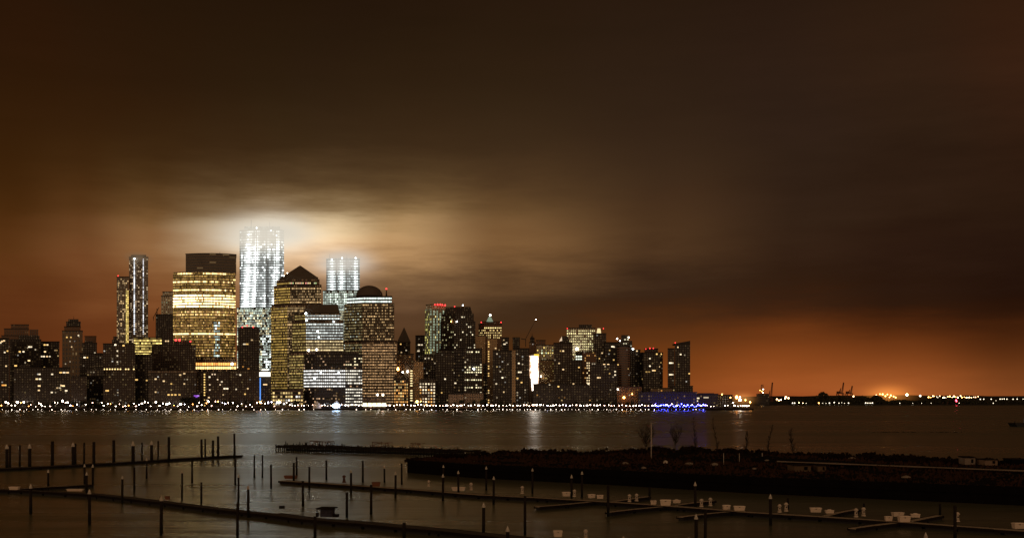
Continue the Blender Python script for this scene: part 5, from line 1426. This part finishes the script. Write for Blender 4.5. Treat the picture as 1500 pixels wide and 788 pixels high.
for i in range(NU):
    for j in range(NV): mb.poly([G[i][j], G[i+1][j], G[i+1][j+1], G[i][j+1]])
tag(mb.build('peninsula', M_EARTH), kind='structure', label='dark overgrown peninsula behind the right docks')
def bulkhead():
    rr = random.Random(8); root = empty('bulkhead_wall', NEAR[0]); tag(root, 'long black timber bulkhead wall along the near side of the peninsula', 'retaining wall')
    o = NEAR[0]; wl = MB(); wale = MB()
    for i in range(NU*3):
        a, b = along(NEAR, i/(NU*3)), along(NEAR, (i+1)/(NU*3)); L = (b-a).length; d = (b-a)/L; s = V((d.y,-d.x,0))
        n = max(1, int(L/.6))
        for q in range(n):
            p = a+d*((q+.5)*L/n)-o; wl.box(p+s*(.12+rr.uniform(0,.03))+V((0,0,PZ/2-.3)), (L/n*.95,.16,PZ+1.2+rr.uniform(-.1,.12)), math.atan2(d.y,d.x))
        wale.bar(a-o+s*.32+V((0,0,1.6)), b-o+s*.32+V((0,0,1.6)), .25)
    a, b = NEAR[0], FAR[0]; d = (b-a).normalized(); 
    n = 12
    for q in range(n):
        p = a.lerp(b,(q+.5)/n)-o; wl.box(V((p.x-.1,p.y,PZ/2-.3)), ((b-a).length/n*.95,.16,PZ+1.2), math.atan2(d.y,d.x))
    wl.build('planking', M_BULK, root); wale.build('wale', M_BULK, root)
bulkhead()
def grass():
    rr = random.Random(31); mb = MB(); sh = MB()
    for _ in range(15000):
        u = rr.random()**1.0; v = rr.uniform(.01,.96); 
        g = mnoise.noise((u*26, v*7, 1.3))
        if rr.random() > .55+g*.9: continue
        p = pen(u, v)
        if .36 < u and PATHV(u)-.05 < v < PATHV(u)+.05: continue
        a = rr.uniform(0,3.14); k = rr.uniform(.15,.45); h = rr.uniform(.15,.5)*(1+g)
        dx, dy = math.cos(a)*k, math.sin(a)*k; lx = rr.uniform(-.3,.3)
        mb.poly([(p.x-dx,p.y-dy,p.z-.05),(p.x+dx,p.y+dy,p.z-.05),(p.x+dx*.4+lx,p.y+dy*.4,p.z+h)])
    tag(mb.build('grass', M_GRASS), kind='stuff', label='dry reddish grass covering the peninsula')
    for _ in range(1500):
        u = rr.random(); v = rr.uniform(.86,.985)
        g = mnoise.noise((u*40, 5.1, 0))
        if rr.random() > .62+g*1.1: continue
        p = pen(u, v); n = rr.randint(3,7); H_ = rr.uniform(.2,.9)*(.8+g)
        if u < .06: H_ *= .5
        for _ in range(n):
            x, y, z = p.x+rr.uniform(-.7,.7), p.y+rr.uniform(-.5,.5), p.z+rr.uniform(0,max(.1,H_)); k = rr.uniform(.12,.4)
            a = V((rr.uniform(-1,1),rr.uniform(-1,1),rr.uniform(-1,1))).normalized(); b = a.cross(V((.3,.9,.2))).normalized(); c = V((x,y,z))
            sh.poly([c-a*k-b*k, c+a*k-b*k*.6, c+a*k*.8+b*k, c-a*k+b*k*.7])
    tag(sh.build('undergrowth', M_SHRUB), kind='stuff', label='ragged dark brush along the far edge of the peninsula')
PP = [(1140,675.5),(1200,677.5),(1300,681),(1400,685),(1500,690),(1620,697)]
PG = [gp(px, py, PZ) for px, py in PP]
def PATHV(u):
    a, b = along(NEAR, u), along(FAR, u)
    best, bv = 9e9, .5
    for i in range(5):
        pass
    for t in range(21):
        p = a.lerp(b, t/20)
        for q in PG:
            pass
        # distance to the path line
        px = 750+p.x*F/p.y; py = HZ+(H-PZ)*F/p.y
        yy = 675.5+(px-1140)*.0385 if px > 1100 else 1e3
        if abs(py-yy) < best: best, bv = abs(py-yy), t/20
    return bv if best < 3 else -9
_pc = {}
_pv = PATHV
def PATHV(u):
    k = round(u*200)
    if k not in _pc: _pc[k] = _pv(k/200)
    return _pc[k]
grass()
mb = MB()
def onpen(px, py):
    p = gp(px, py, PZ+.12); return p
rr = random.Random(2); prev = None
for i in range(61):
    px = 1138+(1620-1138)*i/60; py = 675.4+(px-1140)*.0385; w = (.9+.5*mnoise.noise((px*.02,0,0)))*.9
    a, b = gp(px, py+w, PZ+.55), gp(px, py-w, PZ+.55)
    if prev: mb.poly([prev[0], a, b, prev[1]])
    prev = (a, b)
tag(mb.build('path', M_PATH), kind='structure', label='thin pale gravel path along the peninsula')
# bare trees
def bare_tree(px, pyb, pyt, spread, seed, label, up=.0, half=8):
    p = gp(px, pyb, PZ+.2); H_ = Z(pyt, p.y)-p.z; w = half*p.y/F; rr = random.Random(seed)
    root = empty('bare_tree', p); tag(root, label, 'tree', 'bare trees on the peninsula')
    tk, br = MB(), MB()
    def limb(mb, a, d, L, r, n, curl):
        pts = [a]; q = a
        for i in range(n):
            d = (d+V((rr.uniform(-.14,.14),rr.uniform(-.14,.14),curl))).normalized(); e = q+d*(L/n)
            mb.tube(q, e, r*(1-.75*i/n), r*(1-.75*(i+1)/n), 5, False); q = e; pts.append(q)
        return pts, d
    wide = w/H_ > .28
    stems = []
    lean = rr.uniform(-.06,.06)
    if wide:
        b, d = limb(tk, V((0,0,-.3)), V((lean,0,1)), H_*.28+.3, .15, 3, .05)
        for i in range(6):
            a_ = (i+.5)/6*2-1+rr.uniform(-.1,.1)
            stems.append(limb(tk, b[-1-(i % 2)], V((a_*w/H_*1.9, rr.uniform(-.4,.4), 1)).normalized(), H_*.74*(1-.22*abs(a_))*rr.uniform(.85,1.02), .05, 7, .09)[0])
    else:
        stems.append(limb(tk, V((0,0,-.3)), V((lean*.5,0,1)), H_+.3, .10, 10, .10)[0])
    for st in stems:
        n = len(st)
        for i in range(2 if not wide else 1, n):
            f = i/n
            for _ in range(2 if wide else 5):
                a_ = rr.uniform(0, 6.28); o_ = V((math.cos(a_), math.sin(a_)*.8, rr.uniform(.7,1.5)))
                L = (w*rr.uniform(.5,1.15)*(1.15-f*.75)) if not wide else w*rr.uniform(.45,.95)
                bp, d = limb(br, st[i].lerp(st[i-1], rr.random()), o_.normalized(), L*1.15*(.5 if wide else 1), .045, 4, .10)
                for q in bp[1:]:
                    for _ in range(1 if wide else 2):
                        a2 = rr.uniform(0,6.28); limb(br, q, (d+V((math.cos(a2)*.8,math.sin(a2)*.8,rr.uniform(0,.7)))).normalized(), L*rr.uniform(.25,.5), .025, 2, .06)
    tk.build('trunk', M_BARK, root); br.build('crown', M_BARK, root)
bare_tree(946,662,620,.75,1,'wide many-branched bare tree directly left of the white pole', half=19)
bare_tree(988,659,620,.65,2,'rounded bushy bare tree right of the white pole', half=13)
bare_tree(1018,660,613,.22,3,'tall slim bare tree, third from the left on the peninsula', .4, half=8)
bare_tree(1052,662,612,.16,4,'narrow dark bare tree like a plume, fourth from the left', .6, half=5.5)
bare_tree(1091,663,631,.45,5,'small thin bare tree between the plume-like and the leaning tree', half=7)
bare_tree(1124,664,620,.25,6,'thin leaning bare tree, second from the right on the peninsula', .4, half=5.5)
bare_tree(1163,667,628,.3,7,'rightmost thin bare tree with a side clump above the pale path', .3, half=8)
# white pole and small things
M_WPOLE = plain('white_pole', (.45,.39,.32), .5)
p = gp(954, 674, PZ); mb = MB(); hp = Z(620.5, p.y)-PZ
mb.tube((0,0,-.3),(0,0,hp),.12,.07,8); mb.ball((0,0,hp+.1),.13,8,6); tag(mb.build('flag_pole', M_WPOLE, None, p), 'tall bare white flag pole beside the wide bare tree', 'pole')
for px, pb, pt, r, lab in ((1060,680,664,.05,'thin grey post below the plume-like bare tree'),(1083,679,664,.05,'thin dark post left of the small thin bare tree'),(1116.5,672,663.5,.07,'pale thin post left of the leaning bare tree')):
    p = gp(px, pb, PZ); mb = MB(); mb.tube((0,0,-.3),(0,0,Z(pt,p.y)-PZ),r,r*.9,8); mb.tube((0,0,Z(pt,p.y)-PZ),(0,0,Z(pt,p.y)-PZ+.06),r*1.4,r*1.4,8)
    tag(mb.build('post', M_WPOLE, None, p), lab, 'post', 'thin posts on the peninsula')
def mound(px, py, w, h, label):
    p = gp(px, py, PZ+.3); k = p.y/F; mb = MB(); mb.ball((0,0,-.1), w*k/2, 14, 6, h/w*2, .5, 1); mb.tube((0,0,-.1),(0,0,.06),w*k*.53,w*k*.53,14)
    tag(mb.build('domed_cover', M_WPOLE, None, p), label, 'cover')
mound(975,677.5,8,4.5,'small white domed cover lying on the peninsula right of the white pole')
def shed(px, py, w, h, label, mat, d=4):
    p = gp(px, py, PZ+.2); k = p.y/F; root = empty('shed', p, R.uniform(-.1,.1)); tag(root, label, 'shed', 'low sheds on the peninsula')
    mb = MB(); mb.box((0,d/2,h*k*.42-.15),(w*k,d,h*k*.84+.3)); mb.build('wall', mat, root)
    mb = MB(); mb.box((0,d/2,h*k*.92),(w*k*1.06,d*1.1,h*k*.16)); mb.build('roof', M_BEAM, root)
    mb = MB(); mb.box((w*k*.2,-.02,h*k*.36),(w*k*.2,.08,h*k*.6)); mb.build('door', M_BULK, root)
M_SHED = plain('faded_wood', (.10,.065,.035), .9)
shed(1175.5,688.5,25,8,'long low faded shed below the pale path',M_SHED)
shed(1204,688.5,12,7.5,'short low faded shed right of the long one',M_SHED)
shed(1452,679,19,6.5,'low pale container-like shed near the right far edge',plain('pale_shed', (.18,.12,.08), .8))
shed(1494,679,22,7,'dark low shed at the right edge of the peninsula',M_BULK)
shed(1421,678,15,9,'small pale-fronted shack left of the low pale shed',plain('pale_shack', (.20,.16,.125), .8))
shed(1193,674.5,14,2.6,'flat pale slab-like shed behind the pale path',M_SHED)
# scattered rocks and driftwood
def rock(px, py, s, mat, label):
    p = gp(px, py, PZ+.25); rr = random.Random(int(px)); mb = MB(); mb.ball((0,0,0), s, 9, 6, .6)
    mb.v = [(x*(1+rr.uniform(-.25,.25))*1.4, y*(1+rr.uniform(-.25,.25)), z*(1+rr.uniform(-.25,.25))) for x, y, z in mb.v]
    tag(mb.build('rock', mat, None, p), label, 'rock', 'pale rocks on the peninsula')
M_ROCK = plain('pale_rock', (.20,.16,.12), .9)
for px, py, s, lab in ((916,678.5,.45,'small pale rock left of the white pole on the peninsula'),(1009,679.5,.6,'pale flat rock right of the white domed cover'),(1047,680,.55,'pale flat rock below the plume-like tree'),(1327,699,.5,'lone pale stone on the reddish grass in the right part'),(943,685,.35,'pale stone on the grass just below the white pole'),(1248,671.5,.6,'pale stone at the far edge right of the bare trees'),(1105,686,.3,'pale stone below the small thin bare tree'),(1123,674,.3,'pale stone at the foot of the pale thin post')):
    rock(px, py, s, M_ROCK, lab)
# moored barge at the right edge, low shoal
def barge():
    p = gp(1512, 624.5); k = p.y/F; root = empty('barge', p, .04); tag(root, 'dark low barge with a grey deckhouse at the right edge of the river', 'boat')
    L, D_ = 62*k, 9; mb = MB(); P = []
    for z, s, e in ((-.6,.86,.9),(1.9,1.0,1.0)):
        P.append([V((-L/2*s,-D_/2*e,z)),V((L/2*s,-D_/2*e,z)),V((L/2*s,D_/2*e,z)),V((-L/2*s,D_/2*e,z))])
    for i in range(4): mb.poly([P[0][i],P[0][(i+1)%4],P[1][(i+1)%4],P[1][i]])
    mb.poly(P[1]); mb.build('hull', plain('barge_hull', (.012,.013,.016), .6), root)
    mb = MB(); mb.box((0,0,3.0),(L*.32,D_*.6,2.2)); mb.box((L*.08,0,4.6),(L*.12,D_*.45,1.2)); mb.build('deckhouse', plain('barge_grey', (.16,.18,.20), .6), root)
    for s in (-1,1):
        mb = MB(); mb.tube((s*L*.42,0,1.9),(s*L*.42,0,2.9),.3,.3,8); mb.build('bollard', M_DARKMETAL, root)
barge()
mb = MB(); q = gp(1346, 633)
for i in range(30):
    x = (i-15)*1.3; mb.ball((x, R.uniform(-1.5,1.5), -.15), R.uniform(.5,1.1), 7, 4, .35)
tag(mb.build('shoal', M_EARTH, None, q), kind='structure', label='thin dark shoal breaking the river surface at right')
